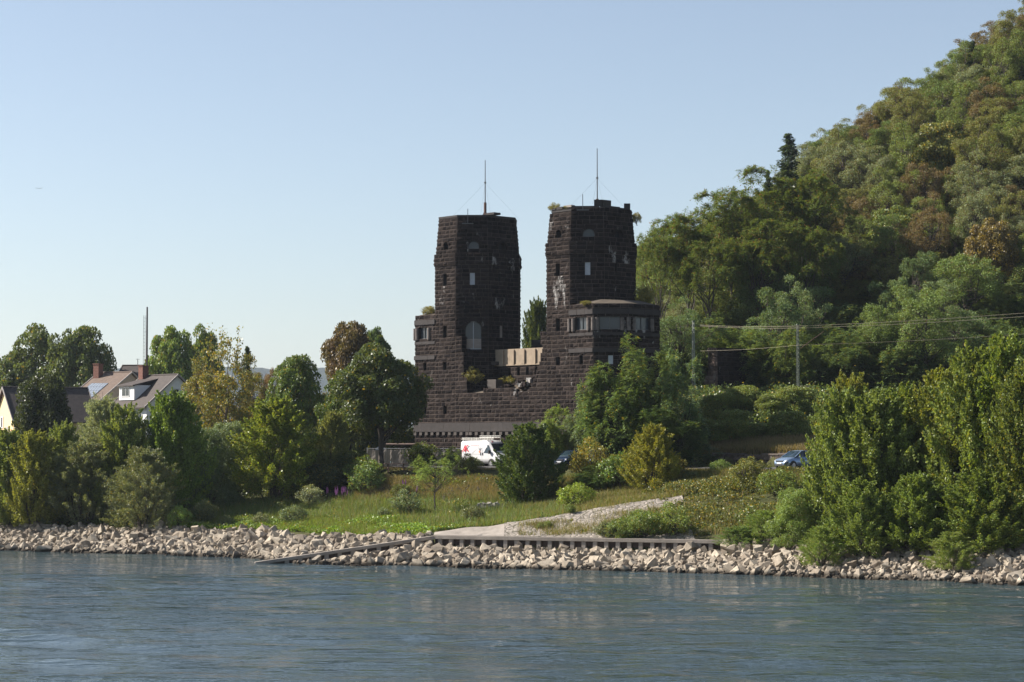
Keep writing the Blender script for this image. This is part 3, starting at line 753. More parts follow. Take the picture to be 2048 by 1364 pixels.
# quay wall with cap beam and posts
qw = empty('quay_wall', QA, label='low concrete quay wall with square posts and a ramp end dipping into the river', cat='quay wall')
q = MB(); a, b, t = Vector(QA), Vector(QB), Vector(QT)
q.bar(a + Vector((0, 0, -.09)), b + Vector((0, 0, -.09)), .55, .26); q.bar(t, a + Vector((0, 0, -.09)), .5, .24)
q.build('cap_beam', M_conc2, qw, bevel=.02)
q = MB(); d = (b - a).normalized(); nrm = Vector((d.y, -d.x, 0))
q.bar(a - nrm * .12 + Vector((0, 0, -1.0)), b - nrm * .12 + Vector((0, 0, -1.0)), .1, 1.7)
d2 = (a - t).normalized(); n2 = Vector((d2.y, -d2.x, 0)).normalized()
q.bar(t - n2 * .1 + Vector((0, 0, -.55)), a - n2 * .1 + Vector((0, 0, -.75)), .1, .95)
q.build('sheet_piling', plain('stained_piling', (.075, .052, .042), .9, var=.4, scale=2, stretch=(4, 4, .4)), qw)
s = .5; L = (b - a).length
while s < L:
    q = MB(); c = a + d * s + nrm * .08; q.box((c.x, c.y, 1.9 - .22 - .55), (.30, .26, 1.1), math.atan2(d.y, d.x)); q.build('post', M_conc2, qw); s += .88
s = 2.4; L = (a - t).length
while s < L - .3:
    q = MB(); c = t + d2 * s + n2 * .06; q.box((c.x, c.y, c.z - .55), (.32, .22, .9), math.atan2(d2.y, d2.x)); q.build('post', M_conc2, qw); s += 1.0
reparent(qw)
# concrete landing and stone-paved revetment behind the wall
def sheet(name, xs_, f0, f1, n, dz, mat, kind='structure', rough=0):
    V, F = [], []
    for x in xs_:
        y0, y1 = f0(x), f1(x)
        for j in range(n + 1):
            y = y0 + (y1 - y0) * j / n; V.append((x, y, max(gz(x, y), 1.86 if y < capline(x) + 1.2 and x < QB[0] else -9) + dz + (rn.uniform(-rough, rough) if 0 < j < n else 0)))
    for i in range(len(xs_) - 1):
        for j in range(n): F.append((i * (n + 1) + j, (i + 1) * (n + 1) + j, (i + 1) * (n + 1) + j + 1, i * (n + 1) + j + 1))
    return obj(name, mesh_np(name, V, F, mat), kind=kind)
Bf = lambda x: float(np.interp(x, CX, B_Y)); B2f = lambda x: float(np.interp(x, CX, B2_Y))
sheet('landing_slab', np.linspace(-6.0, -.605, 14), lambda x: float(capline(x)) + .28, lambda x: B2f(x) - .3 + .0 * x, 4, .10, M_conc2)
k = N('stone_paving'); pos = k.n('NewGeometry').outputs['Position']
vo = k.n('TexVoronoi', feature='DISTANCE_TO_EDGE'); vo.inputs['Scale'].default_value = 2.2; k.l(pos, vo.inputs['Vector'])
vc = k.n('TexVoronoi'); vc.inputs['Scale'].default_value = 2.2; k.l(pos, vc.inputs['Vector'])
c = k.mix(1.0, (.27, .235, .20), k.ramp(k.noise(2, pos, 5), [(.3, .7), (.7, 1.2)]), 'MULTIPLY')
c = k.mix(k.ramp(vo.outputs[0], [(.02, 1), (.07, 0)]), c, (.06, .055, .03))
k.l(c, k.b.inputs['Base Color']); k.b.inputs['Roughness'].default_value = .95; k.bump(vo.outputs[0], .8, .2)
M_pave = k.m
sheet('paved_bank', np.arange(-.6, 13.6, .5), lambda x: float(capline(x)) + .3 if x < QB[0] else Bf(x) + .6, lambda x: B2f(x) + .25, 10, .10, M_pave, rough=.05)
# ---------------------------------------------------------------- plants
def unit(v): return v / np.maximum(np.linalg.norm(v, axis=-1, keepdims=True), 1e-9)
def rdirs(g, n): return unit(g.normal(size=(n, 3)))
def leaf_quads(P, A, Nn, Ln, Wd):
    """kite-shaped leaves: centre P, long axis A, face normal N"""
    A = unit(A); B = unit(np.cross(A, Nn)); Ln = np.asarray(Ln).reshape(-1, 1); Wd = np.asarray(Wd).reshape(-1, 1)
    v = np.stack([P - A * Ln / 2, P + B * Wd / 2 - A * Ln * .08, P + A * Ln / 2, P - B * Wd / 2 - A * Ln * .08], 1).reshape(-1, 3)
    return v
def leaf_mesh(name, parts, mat):
    V = np.concatenate(parts); F = np.arange(len(V)).reshape(-1, 4)
    return mesh_np(name, V, F, mat)
def scatter_leaves(g, P, out, size, up=.35, spread=.9, asp=.6):
    n = len(P); Nn = unit(out * .6 + np.array([0, 0, up]) + rdirs(g, n) * spread); A = unit(rdirs(g, n) + np.array([0, 0, -.3]))
    Ln = size * g.uniform(.7, 1.35, n); return leaf_quads(P, A, Nn, Ln, Ln * asp)
def fronds(g, P, out, nf=7, ln=.6, leaflets=6, droop=.35, asp=.35, up=.5):
    """feathery compound leaves radiating from twig tips P"""
    n = len(P); res = []
    P2 = np.repeat(P, nf, 0); O2 = np.repeat(out, nf, 0); m = len(P2)
    D = unit(O2 * .45 + rdirs(g, m) * .9 + np.array([0, 0, up * .6])); L = ln * g.uniform(.7, 1.25, (m, 1))
    side = unit(np.cross(D, np.array([0, 0, 1.]) + rdirs(g, m) * .25))
    for j in range(leaflets):
        t = (j + .6) / leaflets; base = P2 + D * L * t + np.array([0, 0, -1.]) * droop * L * t * t
        for s in (-1, 1):
            ll = L * .42 * (1.05 - .45 * t) * g.uniform(.8, 1.2, (m, 1)); ax = unit(side * s + D * .45 + rdirs(g, m) * .15 + np.array([0, 0, -.25]))
            nn = unit(np.array([0, 0, 1.]) + rdirs(g, m) * .35); res.append(leaf_quads(base + ax * ll * .5, ax, nn, ll, ll * asp))
    return np.concatenate(res)
def lump(d, seed, amp=.22):
    return 1 + amp * (np.sin(d[:, 0] * 3.1 + seed) * np.cos(d[:, 2] * 2.7 + seed * 2) + .7 * np.sin(d[:, 1] * 5.3 + d[:, 2] * 4.1 + seed * 3) + .4 * np.sin(d[:, 0] * 9 + d[:, 1] * 7 + seed))
def limb(mb, a, b, r0, r1, rg, n=5, wob=.12, sides=5):
    a, b = Vector(a), Vector(b); L = (b - a).length; pts = []
    for i in range(n + 1):
        t = i / n; p = a.lerp(b, t); w = L * wob * math.sin(math.pi * t)
        pts.append(p + Vector((rg.uniform(-1, 1), rg.uniform(-1, 1), rg.uniform(-.2, .6))) * w * .6)
    mb.tube(pts, [r0 + (r1 - r0) * (i / n) for i in range(n + 1)], sides); return pts
ARCH_ = {}
def arch(kind, i, crownV, mb, H, Wd, mat, bark=None):
    me = leaf_mesh(kind + '_crown', crownV, mat)
    tr = None
    if mb is not None:
        tr = mesh_np(kind + '_trunk', mb.V, mb.F, bark or M_bark, False)
    ARCH_.setdefault(kind, []).append((me, tr, H, Wd))
def crown_clumps(g, rx, rz, cz, nc, rc, lo=-.55, inner=.45, seed=0, amp=.22):
    d = rdirs(g, nc * 3); d = d[d[:, 2] > lo][:nc]; r = g.uniform(inner, 1, len(d)) ** .6 * lump(d, seed, amp)
    c = d * r[:, None] * np.array([rx, rx, rz]) + np.array([0, 0, cz]); return c, rc * g.uniform(.65, 1.35, len(c)), d
def fill_clumps(g, c, r, d, ntot, flat=.75):
    w = r ** 2; k = g.choice(len(c), ntot, p=w / w.sum()); o = rdirs(g, ntot); o = unit(o + d[k] * .45 + np.array([0, 0, .35]))
    rad = r[k] * g.uniform(.45, 1.08, ntot) ** .7
    return c[k] + o * rad[:, None] * np.array([1, 1, flat]), o
def trunk_to(c, rg, H, hb, r0, nl=14, lean=(0, 0), multi=1):
    mb = MB(); cz = [Vector(p) for p in c]
    for m in range(multi):
        a = (rg.uniform(-.3, .3) * (multi > 1), rg.uniform(-.3, .3) * (multi > 1), -.6)
        top = Vector((lean[0] + rg.uniform(-1, 1) * multi * .4, lean[1] + rg.uniform(-1, 1) * multi * .4, H * .85))
        main = limb(mb, a, top, r0, r0 * .12, rg, 8, .05, 7)
        for i in range(nl):
            t = rg.uniform(hb, .95); p = main[min(8, int(t * 8))]; q = rg.choice(cz)
            if q.z < p.z - .5: q = Vector((q.x, q.y, p.z + .3))
            l2 = limb(mb, p, q, r0 * (1 - t) * .55 + .03, .02, rg, 4, .14)
            for _ in range(2):
                q2 = rg.choice(cz)
                if (q2 - l2[2]).length < H * .3: limb(mb, l2[2], q2, r0 * (1 - t) * .3 + .02, .012, rg, 3, .1, 4)
    return mb
# broad round trees: plane, maple
for i in range(4):
    g = np.random.RandomState(40 + i); rg = random.Random(40 + i)
    c, r, d = crown_clumps(g, 3.9, 4.1, 7.2, 120, 1.15, -.8, .4, i * 2.1, .13); P, o = fill_clumps(g, c, r, d, 30000)
    arch('broad', i, [scatter_leaves(g, P, o, .26, asp=.75)], trunk_to(c, rg, 11.5, .25, .34, 18), 12.0, 9.6, M_leaf)
# open airy locust
for i in range(6):
    g = np.random.RandomState(60 + i); rg = random.Random(60 + i)
    c, r, d = crown_clumps(g, 3.2, 3.9, 6.6, 64, .72, -.8, .35, i * 1.7, .24); P, o = fill_clumps(g, c, r, d, 20000, .9); P = P + g.normal(0, .09, P.shape)
    arch('locust', i, [scatter_leaves(g, P, o, .17, up=.35, asp=.45)], trunk_to(c, rg, 10.2, .3, .22, 20, (rg.uniform(-1, 1), 0), multi=2), 10.8, 8.0, M_leafb)
# feathery tree-of-heaven, high crown of flat tiers
for i in range(4):
    g = np.random.RandomState(80 + i); rg = random.Random(80 + i)
    c, r, d = crown_clumps(g, 5.2, 3.6, 10.6, 75, 1.2, -.45, .4, i * 1.9, .22)
    k_ = g.choice(len(c), 560, p=r ** 2 / (r ** 2).sum()); o = unit(rdirs(g, 560) + d[k_] * .5 + np.array([0, 0, .6])); P = c[k_] + o * r[k_][:, None] * np.array([1, 1, .4])
    cl = P[g.choice(len(P), 2200)] + g.normal(0, .28, (2200, 3)) + np.array([0, 0, .25])
    arch('heaven', i, [fronds(g, P, o, 7, .75, 5, .45, .42)], trunk_to(c, rg, 13, .45, .26, 16), 15.0, 12.0, M_leafo)
# dense feathery shrub (sumac, ash, walnut saplings)
for i in range(5):
    g = np.random.RandomState(100 + i); rg = random.Random(100 + i)
    c, r, d = crown_clumps(g, 2.5, 2.6, 2.6, 46, .85, -.95, .35, i * 2.3, .3)
    k_ = g.choice(len(c), 520, p=r ** 2 / (r ** 2).sum()); o = unit(rdirs(g, 520) + d[k_] * .5 + np.array([0, 0, .15])); P = c[k_] + o * r[k_][:, None] * g.uniform(.5, 1.15, (520, 1))
    P[:, 2] = np.maximum(P[:, 2], .15)
    arch('feather', i, [fronds(g, P, o, 7, .62, 5, .5, .42)], trunk_to(c, rg, 4.5, .1, .10, 10, multi=3), 5.6, 6.0, M_leaf)
# poplar or willow thicket: plumes of upright stems leafed to the ground
def plume(g, rg, ns, H, spread, nleaf, size, asp, drop=0, updir=.4, thick=.62):
    mb = MB(); parts = []; bases = []
    for s in range(ns):
        an = g.uniform(0, 6.283); rr = g.uniform(0, 1) ** .6; b = np.array([math.cos(an), math.sin(an), 0]) * rr
        h = H * (1 - .5 * rr ** 1.5) * g.uniform(.85, 1.04); tip = b * spread * g.uniform(.62, .9) + np.array([0, 0, h]); base = b * spread * .22; base[2] = -.4
        mid = b * spread * .75 + np.array([0, 0, h * .42]) + np.append(g.normal(0, .2, 2), 0)
        t = np.linspace(0, 1, 8)[:, None]; pts = (1 - t) ** 2 * base + 2 * t * (1 - t) * mid + t * t * tip + g.normal(0, .05, (8, 3))
        mb.tube([Vector(p) for p in pts], [max(.012, .07 * (1 - i / 7)) for i in range(8)], 5)
        m = int(nleaf / ns * (h / H)); tt = g.uniform(.06, 1.0, m) ** .85
        q = np.stack([np.interp(tt * 7, np.arange(8), pts[:, a]) for a in range(3)], -1)
        rad = thick * spread * .6 * (np.sin(np.pi * np.clip(tt, 0, 1) ** .75) * .85 + .16) * (1 + .35 * np.sin(tt * 23 + s * 1.3))
        o = rdirs(g, m); o[:, 2] *= .6; o = unit(o + b * .35)
        P = q + o * (rad * g.uniform(.25, 1.15, m))[:, None] + np.array([0, 0, -drop]) * g.uniform(0, 1, m)[:, None]
        P[:, 2] = np.maximum(P[:, 2], .05 + g.uniform(0, .5, m))
        parts.append(scatter_leaves(g, P, unit(o + b * .4), size, up=updir, asp=asp))
        for j in range(7):
            tq = g.uniform(.2, .9); q0 = np.array([np.interp(tq * 7, np.arange(8), pts[:, a]) for a in range(3)]); od = rdirs(g, 1)[0]; od[2] = abs(od[2])
            mb.tube([Vector(q0), Vector(q0 + od * thick * spread * .4)], [.02, .008], 4)
    return parts, mb
def sprays(g, n, H, R_, t0, prof, ln, nl, size, asp, droop=0.0, rad0=.34, out=.5, updir=.4):
    """pointed leafy shoots that rise from inside the crown: thicket poplars and willows"""
    tt = g.uniform(t0, 1, n) ** .9; an = g.uniform(0, 6.283, n); q = g.uniform(.1, 1, n) ** .55; rad = R_ * prof(tt, an) * q
    S = np.stack([np.cos(an) * rad, np.sin(an) * rad, tt * H * .86], -1); D = unit(np.stack([np.cos(an) * out * q, np.sin(an) * out * q, np.ones(n)], -1) + g.normal(0, .16, (n, 3)))
    L = ln * g.uniform(.6, 1.3, n) * (1.05 - .35 * tt); m = n * nl; k_ = np.repeat(np.arange(n), nl); t = g.uniform(0, 1, m)
    o = rdirs(g, m); rr = rad0 * (1 - t) ** .8 * g.uniform(.3, 1.2, m) + .03
    side = np.stack([np.cos(an), np.sin(an), 0 * an], -1)[k_]
    P = S[k_] + D[k_] * (L[k_] * t)[:, None] + o * rr[:, None] + side * (droop * L[k_] * t * t * .5)[:, None] - np.array([0, 0, 1.]) * (droop * L[k_] * t * t)[:, None]
    P[:, 2] = np.maximum(P[:, 2], .03 + g.uniform(0, .35, m))
    Nn = unit(o * .7 + np.array([0, 0, updir]) + rdirs(g, m) * .8); A = unit(D[k_] * .6 + o * .7 + rdirs(g, m) * .5 - np.array([0, 0, droop]))
    Ln = size * g.uniform(.7, 1.35, m); return leaf_quads(P, A, Nn, Ln, Ln * asp), S, D, L
for i in range(6):
    g = np.random.RandomState(130 + i); rg = random.Random(i); _, mb = plume(g, rg, 15, 8.4, 2.3, 300, .15, .72)
    lob = g.uniform(0, 6.28); pf = lambda tt, an: (1 - tt ** 2.3 * .96) ** .7 * (.78 + .22 * np.minimum(tt * 4, 1)) * (.92 + .16 * np.sin(an * 3 + lob) + .12 * np.sin(tt * 10 + an * 2 + lob))
    V_, S_, D_, L_ = sprays(g, 340, 8.8, 2.75, .0, pf, 1.6, 165, .145, .74, rad0=.4, out=.85)
    for a_ in range(0, 330, 3): mb.tube([Vector(S_[a_] - D_[a_] * .5), Vector(S_[a_] + D_[a_] * L_[a_] * .8)], [.018, .006], 4)
    arch('poplar', i, [V_], mb, 9.4, 6.4, M_gloss, M_bark)
for i in range(4):
    g = np.random.RandomState(150 + i); rg = random.Random(i); _, mb = plume(g, rg, 18, 6.6, 2.5, 300, .15, .3)
    lob = g.uniform(0, 6.28); pf = lambda tt, an: (1 - tt ** 2.3 * .95) ** .7 * (.92 + .18 * np.sin(an * 3 + lob) + .1 * np.sin(tt * 8 + lob))
    V_, S_, D_, L_ = sprays(g, 360, 6.8, 2.9, .0, pf, 1.5, 150, .17, .24, .28, .36, 1.05)
    arch('willow', i, [V_], mb, 7.4, 6.6, M_leaf, M_bark)
for i in range(3):                                     # dense dark bush, yew, hedge clump
    g = np.random.RandomState(330 + i); rg = random.Random(i); tt = g.uniform(0, 1, 70); an = g.uniform(0, 6.283, 70); rad = 2.3 * np.sqrt(np.clip(1 - (tt * 1.06 - .12) ** 2, .02, 1)) * (1 + .15 * np.sin(an * 3 + i)); q = g.uniform(.4, 1, 70) ** .5
    c = np.stack([np.cos(an) * rad * q, np.sin(an) * rad * q, tt * 4.1 + .2], -1); r = .72 * g.uniform(.6, 1.4, 70); d = unit(c)
    P, o = fill_clumps(g, c, r, d, 26000, .9); P[:, 2] = np.maximum(P[:, 2], g.uniform(0, .3, len(P)))
    arch('dense', i, [scatter_leaves(g, P, o, .17, asp=.65), sprays(g, 110, 4.4, 2.4, .1, lambda tt, an: np.sqrt(np.clip(1 - tt * tt, .05, 1)), 1.1, 60, .16, .6, .1, .26, .8)[0]], trunk_to(c, rg, 4, .1, .1, 8, multi=2), 4.8, 5.6, M_leaf)
for i in range(3):
    g = np.random.RandomState(150 + i); rg = random.Random(i); p, mb = plume(g, rg, 22, 7.0, 2.6, 20000, .19, .26, .35, .3, .6)
    NC = 130; tt = g.uniform(.0, 1, NC); rad = 2.9 * (1 - tt ** 2.4 * .8) ** .8 * (1 + .2 * np.sin(tt * 8 + i)); an = g.uniform(0, 6.283, NC); q = g.uniform(.25, 1, NC) ** .5
    c = np.stack([np.cos(an) * rad * q, np.sin(an) * rad * q, tt * 6.6 + .1], -1); r = .55 * g.uniform(.5, 1.5, NC); d = unit(c * np.array([1, 1, .2]) + np.array([0, 0, .3]))
    P, o = fill_clumps(g, c, r, d, 34000, 1.3); P[:, 2] = np.maximum(P[:, 2], .05 + g.uniform(0, .4, len(P)))
    p = p + [scatter_leaves(g, P, o, .20, asp=.26)]
    arch('willow', i, p, mb, 7.6, 6.2, M_leaf, M_bark)
for i in range(4):                                     # round low shrub
    g = np.random.RandomState(170 + i); rg = random.Random(i)
    c, r, d = crown_clumps(g, 1.35, 1.15, 1.1, 34, .5, -.8, .35, i * 1.3, .25); P, o = fill_clumps(g, c, r, d, 3600, .9); P[:, 2] = np.maximum(P[:, 2], .02)
    arch('shrub', i, [scatter_leaves(g, P, o, .13, asp=.6), sprays(g, 60, 2.2, 1.25, .05, lambda tt, an: np.sqrt(np.clip(1 - tt * tt * .8, .05, 1)), .95, 45, .12, .55, .1, .16, .8)[0]], trunk_to(c, rg, 1.7, .1, .04, 8, multi=4), 2.4, 3.0, M_leaf)
for i in range(3):                                     # conifers
    g = np.random.RandomState(190 + i); rg = random.Random(i); mb = MB(); H = 12.
    mb.tube([(0, 0, -.5), (0, 0, H)], [.2, .02], 6); parts = []
    z = 1.0
    while z < H - .2:
        R_ = (2.6 * (1 - z / H) ** .8 + .15)
        for j in range(rg.randint(5, 8)):
            a = rg.uniform(0, 6.28); rr = R_ * rg.uniform(.55, 1.15); e = np.array([math.cos(a) * rr, math.sin(a) * rr, z - rr * .12 + rg.uniform(-.1, .1)])
            mb.tube([(0, 0, z), tuple(e)], [.035, .01], 4)
            m = int(70 * rr + 20); t = g.uniform(.1, 1, m)[:, None]; P = np.array([0, 0, z]) * (1 - t) + e * t + g.normal(0, .10 + .04 * rr, (m, 3)) - np.array([0, 0, .15]) * g.uniform(0, 1, (m, 1))
            ax = unit(e - np.array([0, 0, z]) + rdirs(g, m) * rr * .5); Ln = g.uniform(.22, .4, m); parts.append(leaf_quads(P, ax, unit(rdirs(g, m) + np.array([0, 0, .8])), Ln, Ln * .4))
        z += rg.uniform(.35, .6)
    arch('conifer', i, parts, mb, 12.2, 5.0, M_leaf)
for i in range(2):                                     # thin-topped birch-like tree with bare upper twigs
    g = np.random.RandomState(210 + i); rg = random.Random(i)
    c, r, d = crown_clumps(g, 3.4, 4.2, 5.6, 60, .85, -.85, .35, i * 2.9, .3); P, o = fill_clumps(g, c, r, d, 13000, .9)
    mb = trunk_to(c, rg, 10.5, .2, .16, 14, multi=2); parts = [scatter_leaves(g, P, o, .2, asp=.7)]
    for j in range(16):
        a = (rg.uniform(-1.5, 1.5), rg.uniform(-1, 1), rg.uniform(7, 9)); b = (a[0] * 1.5 + rg.uniform(-.6, .6), a[1] * 1.4, rg.uniform(10, 12.4)); pts = limb(mb, a, b, .035, .012, rg, 4, .05, 4)
        for p in pts[2:]:
            m = 14; parts.append(scatter_leaves(g, np.array(p) + g.normal(0, .22, (m, 3)), rdirs(g, m), .24, asp=.7))
    arch('sparse', i, parts, mb, 12.0, 8.2, M_leaf, M_barkp)
g = np.random.RandomState(230); rg = random.Random(9)  # young thin tree with open feathery crown
c, r, d = crown_clumps(g, 2.3, 1.5, 3.5, 34, .6, -.7, .4, 1., .3); k_ = g.choice(len(c), 170); P = c[k_] + g.normal(0, .32, (170, 3))
mb = MB(); m_ = limb(mb, (0, 0, -.3), (.1, 0, 3.6), .085, .03, rg, 6, .04, 7)
for q_ in c[:22]: limb(mb, m_[rg.randint(3, 5)], tuple(q_), .035, .01, rg, 4, .1, 4)
arch('sapling', 0, [fronds(g, P, unit(P - np.array([0, 0, 3.])), 6, .42, 4, .5, .4)], mb, 5.2, 5.4, M_leaf)

PLC = random.Random(77); CNT = {}
def plant(kind, px, Y, top, wpx, col, turn, name, label, cat, group=None, base=None, i=None, zsink=0.0, mats=None):
    """sets a plant whose crown is centred on photo column px at distance Y, reaching up to row `top`"""
    x = WX(px, Y); zg = gz(x, Y) - zsink
    if base is not None: zg = W(px, base, Y).z
    H = W(px, top, Y).z - zg; Wm = wpx / FP * Y
    L = ARCH_[kind]; j = CNT.get(kind, 0) % len(L) if i is None else i; CNT[kind] = CNT.get(kind, 0) + 1
    me, tr, h0, w0 = L[j]
    if kind in ('poplar', 'willow'): Wm *= 1.42
    if kind == 'shrub' and base is None: H = max(H, .68 * Wm)
    sx_, sz_ = Wm / w0, H / h0
    col = tuple(c * 1.42 for c in col) if kind != 'conifer' else col
    r = empty(name, (x, Y, zg), PLC.uniform(0, 6.28), label=label, cat=cat, group=group); r.scale = (sx_, sx_, sz_)
    if tr is not None: obj('trunk' if kind not in ('shrub', 'feather', 'willow', 'poplar', 'dense') else 'stems', tr, r)
    o = obj('crown' if kind not in ('shrub', 'feather') else 'foliage', me, r); o.color = (*col, turn)
    return r
# colours of the leaves (object colour)
G_POP = (.14, .18, .055); G_POPY = (.165, .18, .04); G_WIL = (.115, .135, .075); G_SIL = (.19, .22, .14); G_DK = (.04, .07, .022); G_MAP = (.045, .064, .024)
G_FEA = (.09, .14, .048); G_BLU = (.115, .155, .085); G_BRT = (.14, .24, .04); G_OLV = (.12, .13, .04); G_BRN = (.15, .105, .05); G_GOLD = (.17, .145, .03); G_CON = (.03, .055, .035); G_PLN = (.065, .09, .032); G_LOC = (.11, .135, .04); G_HVN = (.075, .11, .028)
T = plant
# village trees, far left
T('broad', 84, 322, 657, 176, G_PLN, .02, 'plane_tree', 'left half of the big pair of round plane trees above the village roofs', 'tree', 'village trees', zsink=2.6)
T('broad', 160, 318, 646, 150, G_PLN, .02, 'plane_tree', 'taller plane tree of the pair, right half, beyond the village roofs', 'tree', 'village trees', zsink=2.6)
T('broad', 34, 330, 697, 50, G_PLN, .04, 'plane_tree', 'small pale tree peeping out left of the big plane trees', 'tree', 'village trees')
T('broad', 345, 310, 646, 120, (.10, .15, .035), .05, 'plane_tree', 'round bright green tree just right of the tall dark pole', 'tree', 'village trees', zsink=2.4)
T('broad', 405, 316, 660, 95, (.09, .135, .035), .05, 'plane_tree', 'round tree right beside the one by the tall pole', 'tree', 'village trees', zsink=2.4)
T('conifer', 195, 300, 716, 46, G_CON, 0, 'fir_tree', 'small dark fir left of the brown roofs', 'tree', 'village conifers')
T('conifer', 494, 262, 688, 62, G_CON, 0, 'pine_tree', 'dark pine against the sky behind the golden tree', 'tree', 'village conifers')
T('conifer', 22, 268, 738, 80, (.035, .06, .03), 0, 'cedar_tree', 'spreading dark cedar in front of the white gable', 'tree', 'village conifers')
T('sparse', 452, 232, 664, 150, G_OLV, .3, 'birch_tree', 'golden-leaved tree with thin bare twigs reaching into the sky', 'tree')
T('sparse', 400, 240, 700, 95, G_OLV, .3, 'birch_tree', 'smaller olive tree left of the golden one', 'tree')
T('locust', 545, 250, 722, 70, G_BRN, .5, 'locust_tree', 'brownish low tree right of the dark pine', 'tree')
T('locust', 510, 244, 745, 70, G_OLV, .4, 'locust_tree', 'olive brown bushy tree below the dark pine', 'tree')
T('broad', 592, 215, 706, 118, (.07, .11, .028), .03, 'maple_tree', 'dense green tree left of the reddish-brown hornbeam', 'tree')
T('broad', 700, 236, 634, 128, (.085, .058, .034), .02, 'hornbeam_tree', 'reddish-brown drought-scorched tree left of the towers', 'tree')
T('broad', 752, 238, 648, 78, (.06, .10, .035), .05, 'maple_tree', 'green tree top just right of the reddish-brown one', 'tree')
T('broad', 762, 194, 694, 190, G_MAP, .02, 'maple_tree', 'large dark green maple beside the left tower, over the picnic table', 'tree', 'riverside maples')
T('broad', 700, 199, 735, 125, (.05, .08, .022), .02, 'maple_tree', 'dark maple leaning against the left side of the large one', 'tree', 'riverside maples')
T('dense', 86, 236, 752, 128, (.02, .03, .012), 0, 'yew_bush', 'very dark yew in front of the yellow-gabled house', 'shrub')
T('willow', 205, 200, 762, 90, G_SIL, .02, 'willow_tree', 'silvery willow in front of the solar-panel roof', 'tree')
T('poplar', 1076, 240, 560, 66, (.05, .075, .025), .03, 'poplar_tree', 'dark tree seen in the gap between the two towers', 'tree', i=2)
# riverside row on the left
rowL = [(12, 186, 838, 112, G_POP, .03, 'poplar', 'green poplar thicket cut by the left edge of the photo'),
 (70, 184, 838, 98, G_POPY, .06, 'poplar', 'yellow-green poplar thicket second from the left on the stone bank'),
 (128, 187, 822, 84, G_POP, .02, 'poplar', 'slim poplar between the second and third thickets'),
 (170, 184, 856, 112, G_WIL, .03, 'willow', 'grey-green willow bush third in the left row'),
 (212, 186, 826, 100, G_WIL, .02, 'willow', 'grey-green willow in front of the silvery crown'),
 (252, 185, 784, 100, G_POP, .05, 'poplar', 'tall poplar directly below the brown-roofed house'),
 (345, 186, 756, 118, (.11, .17, .035), .01, 'poplar', 'tallest poplar of the left row, in front of the white house'),
 (292, 180, 872, 112, G_WIL, .05, 'willow', 'broad low willow at the foot of the tallest left poplar'),
 (402, 190, 852, 110, (.07, .105, .055), 0, 'willow', 'dark willow in shade right of the tallest left poplar'),
 (455, 196, 838, 80, G_BLU, .02, 'willow', 'bluish willow between the dark willow and the yellow-green poplar'),
 (470, 198, 880, 90, (.03, .045, .026), 0, 'dense', 'almost black bush in the hollow left of the yellow-green poplar'),
 (552, 191, 776, 142, (.14, .18, .03), .10, 'poplar', 'big free-standing yellow-green poplar left of the meadow'),
 (618, 195, 876, 100, G_POPY, .08, 'willow', 'low olive willow right of the free-standing poplar'),
 (664, 193, 808, 66, (.15, .17, .06), .08, 'poplar', 'slim yellow-green willow in front of the maples'),
 (700, 192, 900, 90, (.05, .07, .025), .05, 'dense', 'dark thicket at the meadow edge below the maples'),
 (640, 190, 930, 110, (.045, .06, .025), .1, 'dense', 'low dark thicket at the foot of the slim willow')]
for px, Y, top, w, col, tn, kd, lb in rowL:
    T(kd, px, Y, top, w, col, tn, {'poplar': 'poplar_tree', 'willow': 'willow_bush', 'dense': 'thicket'}[kd], lb, 'tree' if kd == 'poplar' else 'bush', 'riverside trees left of the meadow')
